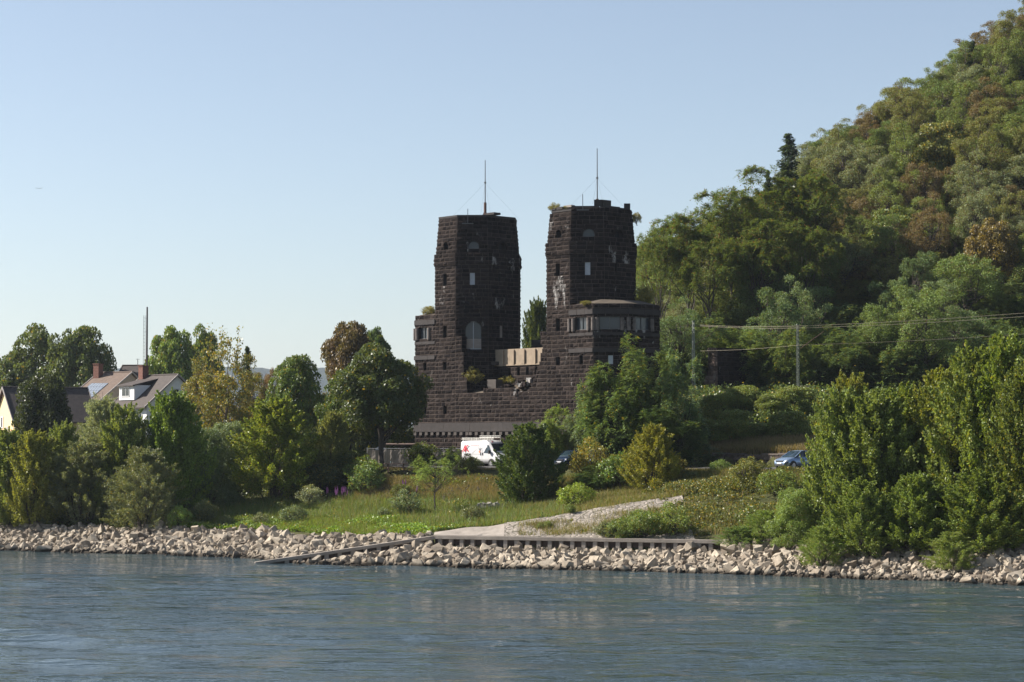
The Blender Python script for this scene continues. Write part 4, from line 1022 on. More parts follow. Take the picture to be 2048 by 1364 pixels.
# small bushes in the meadow and on the slope
sm = [(362, 178, 1012, 44, (.13, .2, .05), 'small bright bush on the stone edge below the tallest left poplar'), (412, 181, 1004, 46, G_WIL, 'small grey-green bush at the left end of the meadow'),
 (452, 178, 1030, 28, G_WIL, 'tiny bush near the stone edge at the left of the meadow'), (523, 177, 1036, 34, G_WIL, 'low bush on the meadow edge below the free-standing poplar'),
 (588, 178, 1022, 52, G_BLU, 'rounded grey-green bush standing in the middle of the left meadow'), (625, 186, 984, 56, G_SIL, 'silvery loose bush at the back of the meadow'),
 (768, 176, 1022, 32, G_BLU, 'left one of two close bushes in the middle meadow'), (812, 176, 1016, 60, G_BLU, 'wide grey-green bush in the middle meadow'),
 (945, 168, 1036, 44, G_WIL, 'low bush just above the concrete landing'), (735, 189, 930, 78, (.10, .15, .04), 'green bush left of the picnic table'),
 (730, 187, 960, 80, G_FEA, 'dark bush below the one left of the picnic table'), (902, 197, 900, 42, (.15, .19, .05), 'pale green bush in front of the white van tail'),
 (944, 199, 922, 34, (.08, .13, .035), 'green bush under the side of the white van'), (845, 200, 922, 70, (.13, .17, .045), 'low green bushes in front of the canvas fence'),
 (800, 184, 985, 40, (.08, .10, .035), 'dark bush on the bank under the picnic table'), (935, 190, 960, 46, G_OLV, 'olive bush on the dry bank below the van'),
 (1153, 170, 968, 70, (.17, .23, .04), 'bright green bush right of the dark round tree'), (1215, 157, 1046, 50, G_WIL, 'bush at the lower left of the paved bank'),
 (1282, 156.6, 1020, 80, (.11, .16, .045), 'dark leafy bush in the middle of the paved bank'), (1342, 156.5, 1014, 74, (.13, .175, .045), 'tall leafy bush in the right middle of the paved bank'),
 (1238, 156.5, 1042, 60, (.11, .155, .045), 'low leafy bush just above the quay wall'), (1140, 164, 1038, 26, (.10, .15, .04), 'narrow weed growing from the pale paving'),
 (1095, 161, 1056, 22, (.12, .16, .04), 'tiny weed on the concrete landing edge'), (1080, 161, 1058, 18, (.12, .16, .04), 'tiniest weed beside the landing'),
 (1440, 172, 935, 40, (.11, .17, .05), 'upright green weed beside the asphalt road'), (1478, 152, 1046, 96, (.085, .145, .045), 'bright green rush-like bush at the right end of the quay wall'),
 (1530, 152, 1010, 100, (.12, .18, .045), 'green bush behind the end of the quay wall'), (1500, 166, 968, 80, G_OLV, 'olive bush on the slope below the silver car'),
 (1560, 162, 975, 80, (.11, .15, .04), 'green bush on the slope near the right poplars'), (1640, 144, 1040, 90, (.13, .19, .045), 'low bright bush at the foot of the first right poplar'),
 (1902, 139, 1052, 96, (.14, .19, .05), 'low leafy branch hanging over the stones at the far right')]
for px, Y, top, w, col, lb in sm:
    T('willow' if px in (1640, 1902, 1478, 1530) else 'shrub', px, Y, top, w / (1.3 if px in (1640, 1902, 1478, 1530) else 1), col, .06, 'bush', lb, 'bush', 'small bushes on the river bank')
T('sapling', 872, 176, 902, 120, (.14, .20, .05), .03, 'young_tree', 'thin young tree with feathery crown standing in the meadow', 'tree')
# centre group in front of the right tower
cen = [('poplar', 1056, 180, 826, 106, (.05, .085, .025), .02, 'dark green round tree right of the white van'),
 ('feather', 1108, 194, 826, 100, (.14, .2, .05), .05, 'light green feathery bush against the tower base'),
 ('feather', 1168, 193, 800, 90, G_BLU, .03, 'silvery feathery bush at the foot of the right tower'),
 ('feather', 1222, 190, 722, 150, (.08, .125, .04), .03, 'tall feathery tree covering the lower right tower'),
 ('feather', 1285, 191, 714, 140, (.08, .12, .038), .03, 'feathery tree right of the bastion foot'),
 ('feather', 1358, 189, 724, 116, (.11, .165, .075), .03, 'grey-green feathery tree in front of the railway pole'),
 ('feather', 1350, 186, 830, 150, (.045, .08, .025), .02, 'dark shaded thicket left of the stone-walled road'),
 ('poplar', 1306, 172, 834, 88, (.17, .185, .035), .38, 'yellow-leaved bush in front of the feathery trees'),
 ('shrub', 1180, 181, 888, 84, (.15, .16, .045), .35, 'yellowish bush beside the dark blue car'),
 ('feather', 1190, 177, 935, 110, (.05, .09, .028), .02, 'dark thicket above the bright green bush'),
 ('shrub', 1250, 176, 948, 100, (.085, .135, .035), .06, 'dark green bush below the yellow-leaved one'),
 ('shrub', 1340, 174, 960, 70, (.13, .13, .04), .3, 'olive bush at the foot of the yellow-leaved one')]
for kd, px, Y, top, w, col, tn, lb in cen:
    T(kd, px, Y, top, w, col, tn, 'leafy_bush', lb, 'bush', 'bushes in front of the right tower')
# ivy-grown hedge behind the road wall
hed = [(1402, 211, 802, 72), (1440, 209.5, 786, 84), (1486, 211, 772, 88), (1537, 209, 790, 84), (1585, 210, 772, 88), (1418, 200.5, 838, 66), (1470, 199.5, 822, 84), (1524, 200, 846, 66), (1578, 198.5, 824, 86)]
hl = ['left end of the tall hedge', 'second clump of the tall hedge from its left', 'middle clump of the tall hedge, highest', 'clump right of the middle of the tall hedge', 'right end of the tall hedge by the poplars',
      'left clump of the lower hedge growth', 'left middle clump of the lower hedge growth', 'right middle clump of the lower hedge growth', 'right clump of the lower hedge growth']
for (px, Y, top, w), lb in zip(hed, hl): T('dense', px, Y, top, w * 1.15, (.125, .16, .045), .05, 'hedge_bush', lb + ' above the low stone wall', 'hedge', 'ivy-covered hedge above the road')
# big poplars on the right
rr_l = [(1680, 150, 742, 124, (.14, .185, .05), .02, 'first poplar of the right group, beside the silver car'), (1700, 153, 716, 120, (.15, .165, .035), .12, 'poplar with orange tips behind the first right one'),
 (1745, 149, 752, 160, (.13, .17, .045), .02, 'second broad poplar of the right group'), (1815, 151, 742, 140, (.13, .175, .032), .06, 'third poplar of the right group'),
 (1885, 149, 700, 130, (.14, .165, .032), .12, 'yellow-tinged poplar fourth in the right group'), (1945, 147, 655, 160, (.135, .175, .045), .05, 'tall poplar near the right edge'),
 (2010, 146, 628, 170, (.12, .165, .032), .05, 'tallest poplar, cut by the right edge of the photo'), (2060, 142, 690, 150, (.10, .13, .03), .08, 'poplar mostly outside the right edge'),
 (1830, 144, 930, 120, (.12, .17, .04), .03, 'lower poplar bush overhanging the stones'), (1960, 142, 925, 150, (.115, .16, .038), .04, 'broad low poplar bush at the far right above the stones'),
 (1720, 145, 940, 110, (.13, .18, .045), .02, 'low poplar bush in the middle of the right group'), (1590, 150, 975, 84, (.14, .20, .055), .02, 'fine-leaved low willow left of the right poplars')]
for j, (px, Y, top, w, col, tn, lb) in enumerate(rr_l):
    kd = 'willow' if j in (11,) else 'poplar'
    T(kd, px, Y, top, w, col, tn, 'poplar_tree' if kd == 'poplar' else 'willow_bush', lb, 'tree' if kd == 'poplar' else 'bush', 'poplars on the right bank')
# plants growing on the ruin
for px, Y, top, w, b, lb in ((858, 214, 612, 34, 632, 'thin shrub growing on the left bastion'), (1110, 200.5, 408, 26, 424, 'small weed on the broken rim of the right tower'),
    (1274, 203, 425, 20, 446, 'twiggy weed jutting from the side of the right tower'), (1288, 200, 575, 44, 612, 'yellow-green bush growing on top of the right bastion'),
    (1175, 195.6, 601, 22, 612, 'weed at the left rim of the right bastion'), (945, 209, 738, 36, 768, 'small shrub in the dark corner of the ruined portal'), (1015, 208.5, 752, 44, 776, 'straw-coloured weeds on the ruined ledge below the small openings'), (1062, 206, 758, 30, 778, 'straw-coloured tuft at the right end of the ruined ledge'), (1133, 199, 412, 16, 424, 'tuft of weed on the left rim of the right tower')):
    T('shrub', px, Y, top, w, (.14, .14, .05), .2, 'wall_plant', lb, 'plant', 'plants growing on the ruin', base=b)
# conifers on the skyline
# dark growth closing the view behind the maples
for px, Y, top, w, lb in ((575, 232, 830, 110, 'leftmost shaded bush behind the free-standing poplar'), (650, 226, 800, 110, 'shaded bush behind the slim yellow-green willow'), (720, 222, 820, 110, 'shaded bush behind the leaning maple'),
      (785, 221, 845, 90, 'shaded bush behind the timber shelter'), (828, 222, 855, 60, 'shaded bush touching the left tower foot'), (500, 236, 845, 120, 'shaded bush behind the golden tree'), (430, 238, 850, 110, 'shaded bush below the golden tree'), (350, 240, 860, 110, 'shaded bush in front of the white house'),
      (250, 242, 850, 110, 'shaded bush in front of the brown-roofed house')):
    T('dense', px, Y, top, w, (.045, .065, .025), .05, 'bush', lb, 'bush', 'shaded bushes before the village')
for px, Y, top, w, lb in ((1580, 285, 262, 118, 'dark blue-green spruce standing against the sky on the hill'), (1538, 282, 336, 60, 'small spruce left of the skyline spruce'), (1953, 300, 76, 60, 'spruce tip high on the upper slope'),
                      (1822, 300, 172, 46, 'spruce tip behind the brown trees of the ridge'), (1760, 302, 205, 50, 'spruce left of the brownish ridge trees')):
    T('conifer', px, Y, top, w, G_CON, 0, 'spruce_tree', lb, 'tree', 'spruces on the hill', base=None)
# trees of heaven with orange seed clusters
for j, (px, Y, top, w, lb) in enumerate(((1378, 250, 402, 176, 'leftmost tree of heaven with orange seeds, beside the right tower'), (1462, 254, 366, 190, 'second tree of heaven with orange seeds from the tower'),
     (1545, 258, 342, 200, 'third tree of heaven, highest crown under the spruce'), (1635, 258, 340, 170, 'rightmost tree of heaven, dark on its shaded side'), (1320, 246, 446, 120, 'low tree of heaven next to the right tower'),
     (1420, 244, 470, 150, 'lower tree of heaven in front of the leftmost ones'), (1520, 247, 450, 170, 'dark lower tree of heaven in front of the highest'), (1610, 247, 440, 150, 'dark lower tree of heaven at the right'))):
    T('heaven', px, Y, top, w, G_HVN, .08, 'heaven_tree', lb, 'tree', 'trees of heaven beside the towers')
# wooded hillside: every tree one of its own, rows climbing away from the railway
gh = random.Random(21); n_h = 0; HL = []
def sky_row(px): return float(np.interp(px, SKX, SKY))
Y = 226.0
while Y < 314:
    step = 58 + gh.uniform(-4, 4); px = 1285 + gh.uniform(0, 40)
    while px < 2090:
        p = px + gh.uniform(-16, 16); yy = Y + gh.uniform(-2.2, 2.2); x = WX(p, yy); zg = gz(x, yy)
        fr = (Y - 226) / 78
        lowz = Y < 250
        pr = gh.random()
        if lowz: kd = 'feather' if pr < .75 else 'locust'
        else: kd = 'locust' if pr < .74 or Y > 284 else ('broad' if pr < .82 else 'feather')
        Hh = {'feather': gh.uniform(4.6, 7.0), 'locust': gh.uniform(7.5, 12.5), 'broad': gh.uniform(8, 12)}[kd]
        row = 885 - (zg + Hh - CH) * FP / yy
        sk = sky_row(p) + gh.uniform(-8, 24)
        if row < sk:                                   # keep the crest where the photograph has it
            Hh -= (sk - row) * yy / FP
            Hh = max(Hh, 3.4)
        row = 885 - (zg + Hh - CH) * FP / yy
        wpx = {'feather': gh.uniform(90, 150), 'locust': gh.uniform(110, 175), 'broad': gh.uniform(110, 160)}[kd] * (245 / yy)
        wpx = min(wpx, Hh * 1.15 * FP / yy)
        if 1395 < p < 1500 and Y < 232: px += step; continue
        cz = gh.random()
        if lowz:
            col = [(.085, .13, .055), (.11, .155, .075), (.105, .15, .045), (.07, .11, .045)][gh.randrange(4)]; tn = .04
            ad = 'silvery green'
        elif cz < .15 and p > 1600: col, tn, ad = (.11, .085, .042), .2, 'brown-leaved'
        elif cz < .33: col, tn, ad = (.12, .13, .04), .12, 'yellowish'
        elif cz < .48: col, tn, ad = (.13, .155, .085), .12, 'greyish'
        else: col, tn, ad = [(.10, .135, .035), (.115, .15, .04), (.08, .12, .035)][gh.randrange(3)], .08, 'green'
        where = 'foot' if lowz else ('lower part' if Y < 268 else ('upper part' if Y < 288 else 'crest'))
        nb = 'beside the right tower' if p < 1420 else ('behind the stone abutment' if p < 1560 else ('behind the first right poplars' if p < 1720 else ('between the spruce and the right edge' if p < 1900 else 'towards the right edge')))
        w_ = {'feather': 'feathery bush', 'locust': 'airy locust tree', 'broad': 'round-crowned tree'}[kd]
        plant(kd, p, yy, row, wpx, col, tn, {'feather': 'feathery_bush', 'locust': 'locust_tree', 'broad': 'oak_tree'}[kd], f'{ad} {w_} on the hill {where}, {nb}', 'tree' if kd != 'feather' else 'bush', 'trees on the wooded hillside', zsink=.2)
        HL.append((f'{ad} {w_} on the hill {where}, {nb}', p, bpy.context.scene.collection.objects[-1].parent)); n_h += 1; px += step
    Y += 5.6 if Y < 250 else 6.6
by = {}
for l_, p_, o_ in HL: by.setdefault(l_, []).append((p_, o_))
ORD = ['', 'second', 'third', 'fourth', 'fifth', 'sixth', 'seventh', 'eighth', 'ninth', 'tenth', 'eleventh', 'twelfth', 'thirteenth', 'fourteenth', 'fifteenth', 'sixteenth']
for l_, it in by.items():
    if len(it) < 2: continue
    for j, (p_, o_) in enumerate(sorted(it, key=lambda t: t[0])): o_['label'] = ' '.join((('leftmost ' if j == 0 else (ORD[j] + ' from left ' if j < len(ORD) else '')) + l_).replace(' on the hill ', ' on hill ').replace('between the spruce and the right edge', 'right of the spruce').replace('towards the right edge', 'by the right edge').split())
# ---------------------------------------------------------------- grass and undergrowth (uncountable)
gg = np.random.RandomState(99)
def between(x, s):
    """s = 0 waterline, 1 top of the stones, 2, 3 foot of bank, 4 plateau edge, >4 metres beyond it"""
    arr = [np.interp(x, CX, q) for q in (A_Y, B_Y, B2_Y, C_Y, D_Y)]
    y = np.zeros_like(x)
    for i in range(4):
        m = (s >= i) & (s < i + 1); y = np.where(m, arr[i] + (arr[i + 1] - arr[i]) * (s - i), y)
    return np.where(s >= 4, arr[4] + (s - 4), y)
def blades(name, n, x0, x1, s0, s1, hmin, hmax, wd, col, turn, mat=None, cond=None, patch=.5):
    x = gg.uniform(x0, x1, n); s = gg.uniform(s0, s1, n); y = between(x, s)
    keep = gg.uniform(0, 1, n) < (1 - patch) + patch * (vnoise(x, y, .9, 3) * .5 + .5)
    if cond is not None: keep &= cond(x, y)
    x, y = x[keep], y[keep]; m = len(x); z = height(x, y)
    hh = gg.uniform(hmin, hmax, m) * (.65 + .5 * (vnoise(x, y, .5, 9) * .5 + .5)); a = gg.uniform(0, 6.283, m); w = wd * gg.uniform(.6, 1.4, m)
    P = np.stack([x, y, z - .03], -1); W_ = np.stack([np.cos(a), np.sin(a), 0 * a], -1) * w[:, None]
    tip = P + np.stack([gg.normal(0, .3, m) * hh, gg.normal(0, .3, m) * hh, hh], -1)
    V = np.stack([P - W_ / 2, P + W_ / 2, tip], 1).reshape(-1, 3)
    o = obj(name, mesh_np(name, V, np.arange(len(V)).reshape(-1, 3), mat or M_grass), kind='stuff'); o.color = (*col, turn); return o
def cover(name, n, x0, x1, s0, s1, hmax, size, col, turn, mat=None, cond=None, asp=.7, thr=-.2, ns=.35):
    x = gg.uniform(x0, x1, n); s = gg.uniform(s0, s1, n); y = between(x, s)
    v = vnoise(x, y, ns, 5) + .5 * vnoise(x, y, ns * 3.1, 8); keep = v > thr
    if cond is not None: keep &= cond(x, y)
    x, y, v = x[keep], y[keep], v[keep]; m = len(x)
    z = height(x, y) + np.clip(v - thr, 0, 1) * hmax * gg.uniform(.1, 1, m)
    P = np.stack([x, y, z], -1); o = unit(np.stack([gg.normal(0, .5, m), gg.normal(-.3, .5, m), np.ones(m)], -1))
    ob = obj(name, leaf_mesh(name, [scatter_leaves(gg, P, o, size, up=.5, asp=asp)], mat or M_leaf), kind='stuff'); ob.color = (*col, turn); return ob
notslab = lambda x, y: ~((x > -6.3) & (x < 0) & (y < np.interp(x, CX, B2_Y) - .1))
rxs, rys = zip(*sorted(rpf)); nr = lambda x, y: np.abs(y - np.interp(x, rxs, rys)) > 5.2
blades('meadow_grass', 120000, -30, 4, 1.03, 3.1, .25, .6, .05, (.155, .215, .045), .14, cond=lambda x, y: notslab(x, y) & ~((x > -.4) & (y < np.interp(x, CX, B2_Y))))
cover('clover_patches', 42000, -31, -3, 1.0, 2.2, .5, .17, (.17, .27, .04), .03, cond=notslab, thr=-.35)
cover('bank_undergrowth', 30000, -62, -20, 1.0, 3.6, .7, .17, (.10, .14, .04), .05, thr=-.5)
cover('meadow_herbs', 46000, -30, 3, 1.5, 3.1, .55, .14, (.11, .17, .05), .12, cond=lambda x, y: notslab(x, y) & ~((x > -.4) & (y < np.interp(x, CX, B2_Y))), thr=.15, ns=.8)
blades('tall_meadow_weeds', 30000, -30, 4, 2.0, 3.15, .5, 1.0, .045, (.13, .18, .07), .15, patch=1)
blades('dry_bank_grass', 70000, -14, 6, 3.0, 3.72, .25, .65, .05, (.14, .135, .06), .5, patch=.3)
blades('bank_grass', 60000, 1, 27, 2.6, 3.7, .3, .8, .05, (.13, .145, .05), .3, patch=.5)
cover('bank_weeds', 26000, -12, 27, 2.8, 3.7, .8, .17, (.11, .15, .04), .12, thr=.1)
blades('plateau_grass', 60000, -30, 27, 4.0, 14, .12, .3, .05, (.18, .16, .06), .5, cond=nr)
cover('paving_weeds', 30000, 4.5, 21, 1.12, 1.72, .75, .15, (.12, .165, .045), .08, thr=.05, ns=.6)
cover('paving_creeper', 60000, 10.5, 25, 1.25, 3.6, .75, .15, (.105, .125, .042), .14, thr=-.55, ns=.5)
blades('crest_grass', 26000, 1, 16, 2.02, 3.0, .2, .6, .05, (.15, .17, .05), .35)
blades('paving_tufts', 16000, 2, 21, 1.5, 2.15, .15, .5, .04, (.15, .16, .05), .4, patch=1, cond=lambda x, y: vnoise(x, y, 1.4, 6) > .35)
blades('paving_grass', 22000, .5, 21, 1.12, 1.75, .25, .7, .04, (.16, .17, .05), .4, patch=1)
yr_ = lambda x: 197.3 - (x - 17) * .8
def yrange(name, n, x0, x1, f0, f1, **k):
    pass
x = gg.uniform(14, 60, 60000); y = yr_(x) + .3 + gg.uniform(0, 1, 60000) ** 1.3 * 7; m = len(x); hh = gg.uniform(.3, .9, m); a = gg.uniform(0, 6.28, m)
P = np.stack([x, y, height(x, y)], -1); W_ = np.stack([np.cos(a), np.sin(a), 0 * a], -1) * .05
V = np.stack([P - W_, P + W_, P + np.stack([gg.normal(0, .3, m) * hh, gg.normal(0, .3, m) * hh, hh], -1)], 1).reshape(-1, 3)
o = obj('straw_grass', mesh_np('straw_grass', V, np.arange(len(V)).reshape(-1, 3), M_grass), kind='stuff'); o.color = (.17, .15, .08, .6)
def hill_cover(name, n, x0, x1, y0, y1, hmax, size, col, turn, seed):
    x = gg.uniform(x0, x1, n); y = gg.uniform(y0, y1, n); v = vnoise(x, y, .45, seed) + .6 * vnoise(x, y, 1.3, seed + 4)
    keep = (x > np.interp(y, [198, 224, 300], [15, 12, 14])) & (v > -.9) & (y > yr_(x) + 4); x, y, v = x[keep], y[keep], v[keep]; m = len(x)
    z = height(x, y) + np.clip(v + .9, 0, 2) * hmax * gg.uniform(.1, 1, m); P = np.stack([x, y, z], -1)
    ob = obj(name, leaf_mesh(name, [scatter_leaves(gg, P, unit(gg.normal(0, .5, (m, 3)) + np.array([-.3, -.4, 1.])), size, asp=.7)], M_leaf), kind='stuff'); ob.color = (*col, turn)
hill_cover('embankment_brambles', 90000, 12, 66, 198, 236, .95, .24, (.10, .145, .045), .06, 1)
hill_cover('hill_undergrowth', 130000, 12, 100, 232, 304, 1.3, .34, (.075, .105, .03), .12, 2)

# purple loosestrife at the back of the meadow
for (px, Y, row, n, lb) in ((682, 186, 1008, 9, 'main clump of purple flowers at the back of the meadow'), (716, 187, 1006, 3, 'smaller purple flowers right of the main purple clump'), (809, 185, 1004, 3, 'thin purple flower spikes in the middle meadow'), (834, 184, 1008, 2, 'single low purple spikes near the young tree'), (656, 187, 1008, 2, 'few purple spikes left of the main purple clump')):
    q = MB(); x = WX(px, Y)
    fl = empty('flower_clump', (x, Y, gz(x, Y)), label=lb, cat='flowers', group='purple flowers in the meadow'); st = MB()
    for i in range(n * 2):
        a, b = rng.uniform(-.07, .07) * n, rng.uniform(-.3, .3); h = rng.uniform(.9, 1.5)
        st.bar((a, b, 0), (a, b, h), .02); q.tube([(a, b, h * .6), (a + .02, b, h * .8), (a, b, h)], [.03, .028, .01], 5)
    q.build('blossom', plain('purple_blossom', (.26, .08, .25), .8, var=.3), fl); st.build('stems', M_bark, fl)
# grey rubble on the bank beside the round dark tree, and dark stones
def rubble(px0, px1, Y0, Y1, n, smin, smax, mat, name):
    pxs = gg.uniform(px0, px1, n); ys = gg.uniform(Y0, Y1, n); xs_ = (pxs - 1024) / FP * ys; zz = height(xs_, ys)
    obj(name, rocks_mesh(name, np.stack([xs_, ys, zz + .08], -1), gg.uniform(smin, smax, n), mat), kind='stuff')
rubble(958, 1000, 176.5, 179.5, 90, .3, .75, M_rockg, 'rubble')
rubble(885, 960, 183, 186, 120, .2, .5, plain('dark_rubble', (.06, .05, .045), .9, var=.4), 'dark_rubble')
rubble(745, 800, 183.5, 187, 80, .2, .5, plain('dark_rubble', (.06, .05, .045), .9), 'dark_rubble')

# ---------------------------------------------------------------- low walls and fences
def zw(px, py, Y): return W(px, py, Y).z
M_wallst = masonry_mat('road_wall_stone', (.10, .08, .068), (.2, .16, .135))
def block_wall(name, label, x0, x1, yf, h, mat, cat='wall', ch=.24):
    ro = empty(name, (x0, yf(x0), gz(x0, yf(x0))), label=label, cat=cat); mb = MB(); x = x0
    rows = int(h / ch)
    for r_ in range(rows):
        x = x0 - rng.uniform(0, .2)
        while x < x1:
            w = rng.uniform(.28, .6); xe = min(x + w, x1); a = Vector((x, yf(x), 0)); b = Vector((xe, yf(xe), 0)); zb = gz(x, yf(x) - .6) - .1 + r_ * ch
            mb.box(((a + b) / 2) + Vector((0, .22 + rng.uniform(-.02, .02), zb + ch / 2)), ((b - a).length - .02, .45, ch - .02), math.atan2(b.y - a.y, b.x - a.x), tone=rng.uniform(0, 1)); x = xe
    mb.build('stones', mat, ro)
    q = MB(); x = x0
    while x < x1:
        a = Vector((x, yf(x), 0)); b = Vector((x + 1.4, yf(x + 1.4), 0)); q.box((a + b) / 2 + Vector((0, .24, gz(x, yf(x) - .6) + rows * ch - .07)), ((b - a).length - .015, .6, .16), math.atan2(b.y - a.y, b.x - a.x)); x += 1.4
    q.build('coping', M_wallc, ro); reparent(ro); return ro
M_wallc = plain('wall_coping', (.16, .13, .11), .9, var=.3)
block_wall('retaining_wall', 'low stone retaining wall behind the asphalt road left of the silver car', 16.0, 40, lambda x: yr_(x), 1.2, M_wallst)
# short stretch of pale wall seen between bushes right of the van
block_wall('garden_wall', 'short pale wall stretch behind the dark blue car', 5.5, 10.5, lambda x: 196.0 - (x - 5.5) * .9 - 1.2, 1.6, M_wallst, ch=.3)
# canvas-covered site fence in front of the left tower
fe = empty('site_fence', (WX(745, 205.5), 205.5, 6.7), label='site fence hung with beige canvas in front of the left tower base', cat='fence')
x0, x1 = WX(735, 206), WX(925, 204); n = 5
k = N('fence_canvas'); f = k.noise(3, k.coord(), 4, stretch=(1, 1, .3)); k.l(k.ramp(f, [(.3, (.2, .175, .15)), (.7, (.28, .245, .215))]), k.b.inputs['Base Color']); k.b.inputs['Roughness'].default_value = .9; k.bump(f, .7, .08); M_canvas = k.m
for i in range(n):
    a = x0 + (x1 - x0) * i / n; b = x0 + (x1 - x0) * (i + 1) / n - .03; ya = 206 - 2.0 * i / n; yb = 206 - 2.0 * (i + 1) / n; zb = 6.75
    V, F = [], []; nx, nz = 14, 6
    for ix in range(nx + 1):
        for iz in range(nz + 1):
            t = ix / nx; u_ = iz / nz; V.append((a + (b - a) * t, ya + (yb - ya) * t - .05 + .03 * math.sin(t * 12 + i) * math.sin(u_ * 3.1) + rng.uniform(-.015, .015), zb + 1.55 * u_ + (.03 * math.sin(t * 9 + i) if iz == nz else 0)))
    for ix in range(nx):
        for iz in range(nz): F.append((ix * (nz + 1) + iz, (ix + 1) * (nz + 1) + iz, (ix + 1) * (nz + 1) + iz + 1, ix * (nz + 1) + iz + 1))
    obj('canvas_panel', mesh_np('canvas_panel', V, F, M_canvas), fe)
    q = MB(); q.tube([(a, ya, zb - .2), (a, ya, zb + 1.75)], .035, 8); q.build('post', plain('galvanised', (.45, .45, .45), .4, .6), fe)
    q = MB(); q.tube([(a, ya, zb + 1.66), (b, yb, zb + 1.66)], .025, 6); q.build('rail', plain('galvanised', (.45, .45, .45)), fe)
reparent(fe)
# timber lean-to / gate structure beside the tower foot
sh = empty('timber_shelter', (WX(812, 208), 208, 6.7), label='small brown timber shelter between the maple and the left tower foot', cat='shelter')
M_wood = plain('dark_brown_timber', (.09, .055, .038), .85, var=.35, scale=3, stretch=(1, 1, .3)); q = MB()
for dx in (-2.2, -.7, 1.55): q.box((dx, 0, 1.0), (.18, .18, 2.0)); q.box((dx, 1.6, 1.05), (.18, .18, 2.1))
q.build('posts_frame', M_wood, sh); q = MB(); q.box((-.3, .8, 2.12), (4.6, 2.2, .12), M=Matrix.Rotation(.05, 4, 'X')); q.build('roof', M_wood, sh)
q = MB(); q.box((-1.4, .8, .7), (1.2, .1, 1.3)); q.box((.4, 1.2, .6), (2.0, .1, 1.1)); q.build('boarding', plain('boarding', (.13, .09, .07), .8), sh)
q = MB(); q.box((1.65, -.1, 2.0), (.5, .22, .14)); q.build('lamp', plain('white_paint_old', (.5, .48, .46), .6), sh)
q = MB(); q.tube([(-2.5, -.2, 1.4), (-2.5, .1, 1.4)], .55, 18); q.build('round_panel', M_board, sh)
# information board with small roof
ib = empty('notice_board', (WX(632, 196), 196, gz(WX(632, 196), 196)), label='tall wooden notice board with a little shingled roof behind the slim willow', cat='notice board')
q = MB(); q.box((-.35, 0, 1.3), (.2, .2, 3.4)); q.build('post', M_wood, ib); q = MB(); q.box((1.55, 0, 1.3), (.2, .2, 3.4)); q.build('post', M_wood, ib)
q = MB(); q.box((.6, 0, 1.9), (1.7, .08, 1.9)); q.build('board', plain('notice_sheet', (.30, .30, .29), .6, var=.35, scale=4), ib)
q = MB(); q.prism([(-1.35, 3.0), (.6, 3.55), (2.4, 3.0), (2.4, 2.9), (.6, 3.43), (-1.35, 2.9)], -.8, .8); q.build('roof', plain('shingle_roof', (.10, .085, .08), .9, var=.3, scale=6), ib)
# picnic table
pt_ = empty('picnic_table', (WX(792, 190), 190, gz(WX(792, 190), 190)), R(8), label='dark wooden picnic table in the shade under the large maple', cat='picnic table')
q = MB(); 
for j in range(4): q.box((0, -.38 + j * .25, .76), (2.1, .22, .05))
q.build('table_top', M_wood, pt_)
for s in (-1, 1):
    q = MB(); q.box((0, s * .72, .45), (2.2, .26, .05)); q.build('bench', M_wood, pt_)
    q = MB(); q.bar((s * .7, -.7, .0), (s * .7, -.25, .74), .09); q.bar((s * .7, .7, .0), (s * .7, .25, .74), .09); q.box((s * .7, 0, .40), (.08, 1.6, .1)); q.box((s * .7, 0, .03), (.09, 1.5, .06)); q.build('leg', M_wood, pt_)
q = MB(); q.tube([(-.45, 0, .78), (-.45, 0, .95), (-.45, 0, 1.0)], [.05, .05, .02], 8); tag(q.build('bottle', plain('grey_green_glass', (.16, .2, .2), .2)), 'small grey bottle standing on the picnic table', 'bottle').location = pt_.location
# dark boulder sculpture
Vd, Fd = [], []
bm = bmesh.new(); bmesh.ops.create_icosphere(bm, subdivisions=3, radius=1)
for v in bm.verts:
    n_ = float(vnoise(v.co.x * 2, v.co.y * 2 + v.co.z, 1.6, 1)); v.co = Vector((v.co.x * 1.0 * (1 + .18 * n_), v.co.y * .6, max(-.35, v.co.z * .62 * (1 + .15 * n_)) - (.3 if v.co.x < -.5 else 0) * abs(v.co.x)))
me = bpy.data.meshes.new('basalt_boulder'); bm.to_mesh(me); bm.free(); me.materials.append(plain('black_rock', (.018, .016, .016), .8, bump=.05))
o = obj('basalt_boulder', me); o.location = (WX(853, 201), 201, gz(WX(853, 201), 201) + 1.0); o.scale = (.95, 1, 1.15); tag(o, 'large black rounded rock in front of the canvas fence', 'rock')

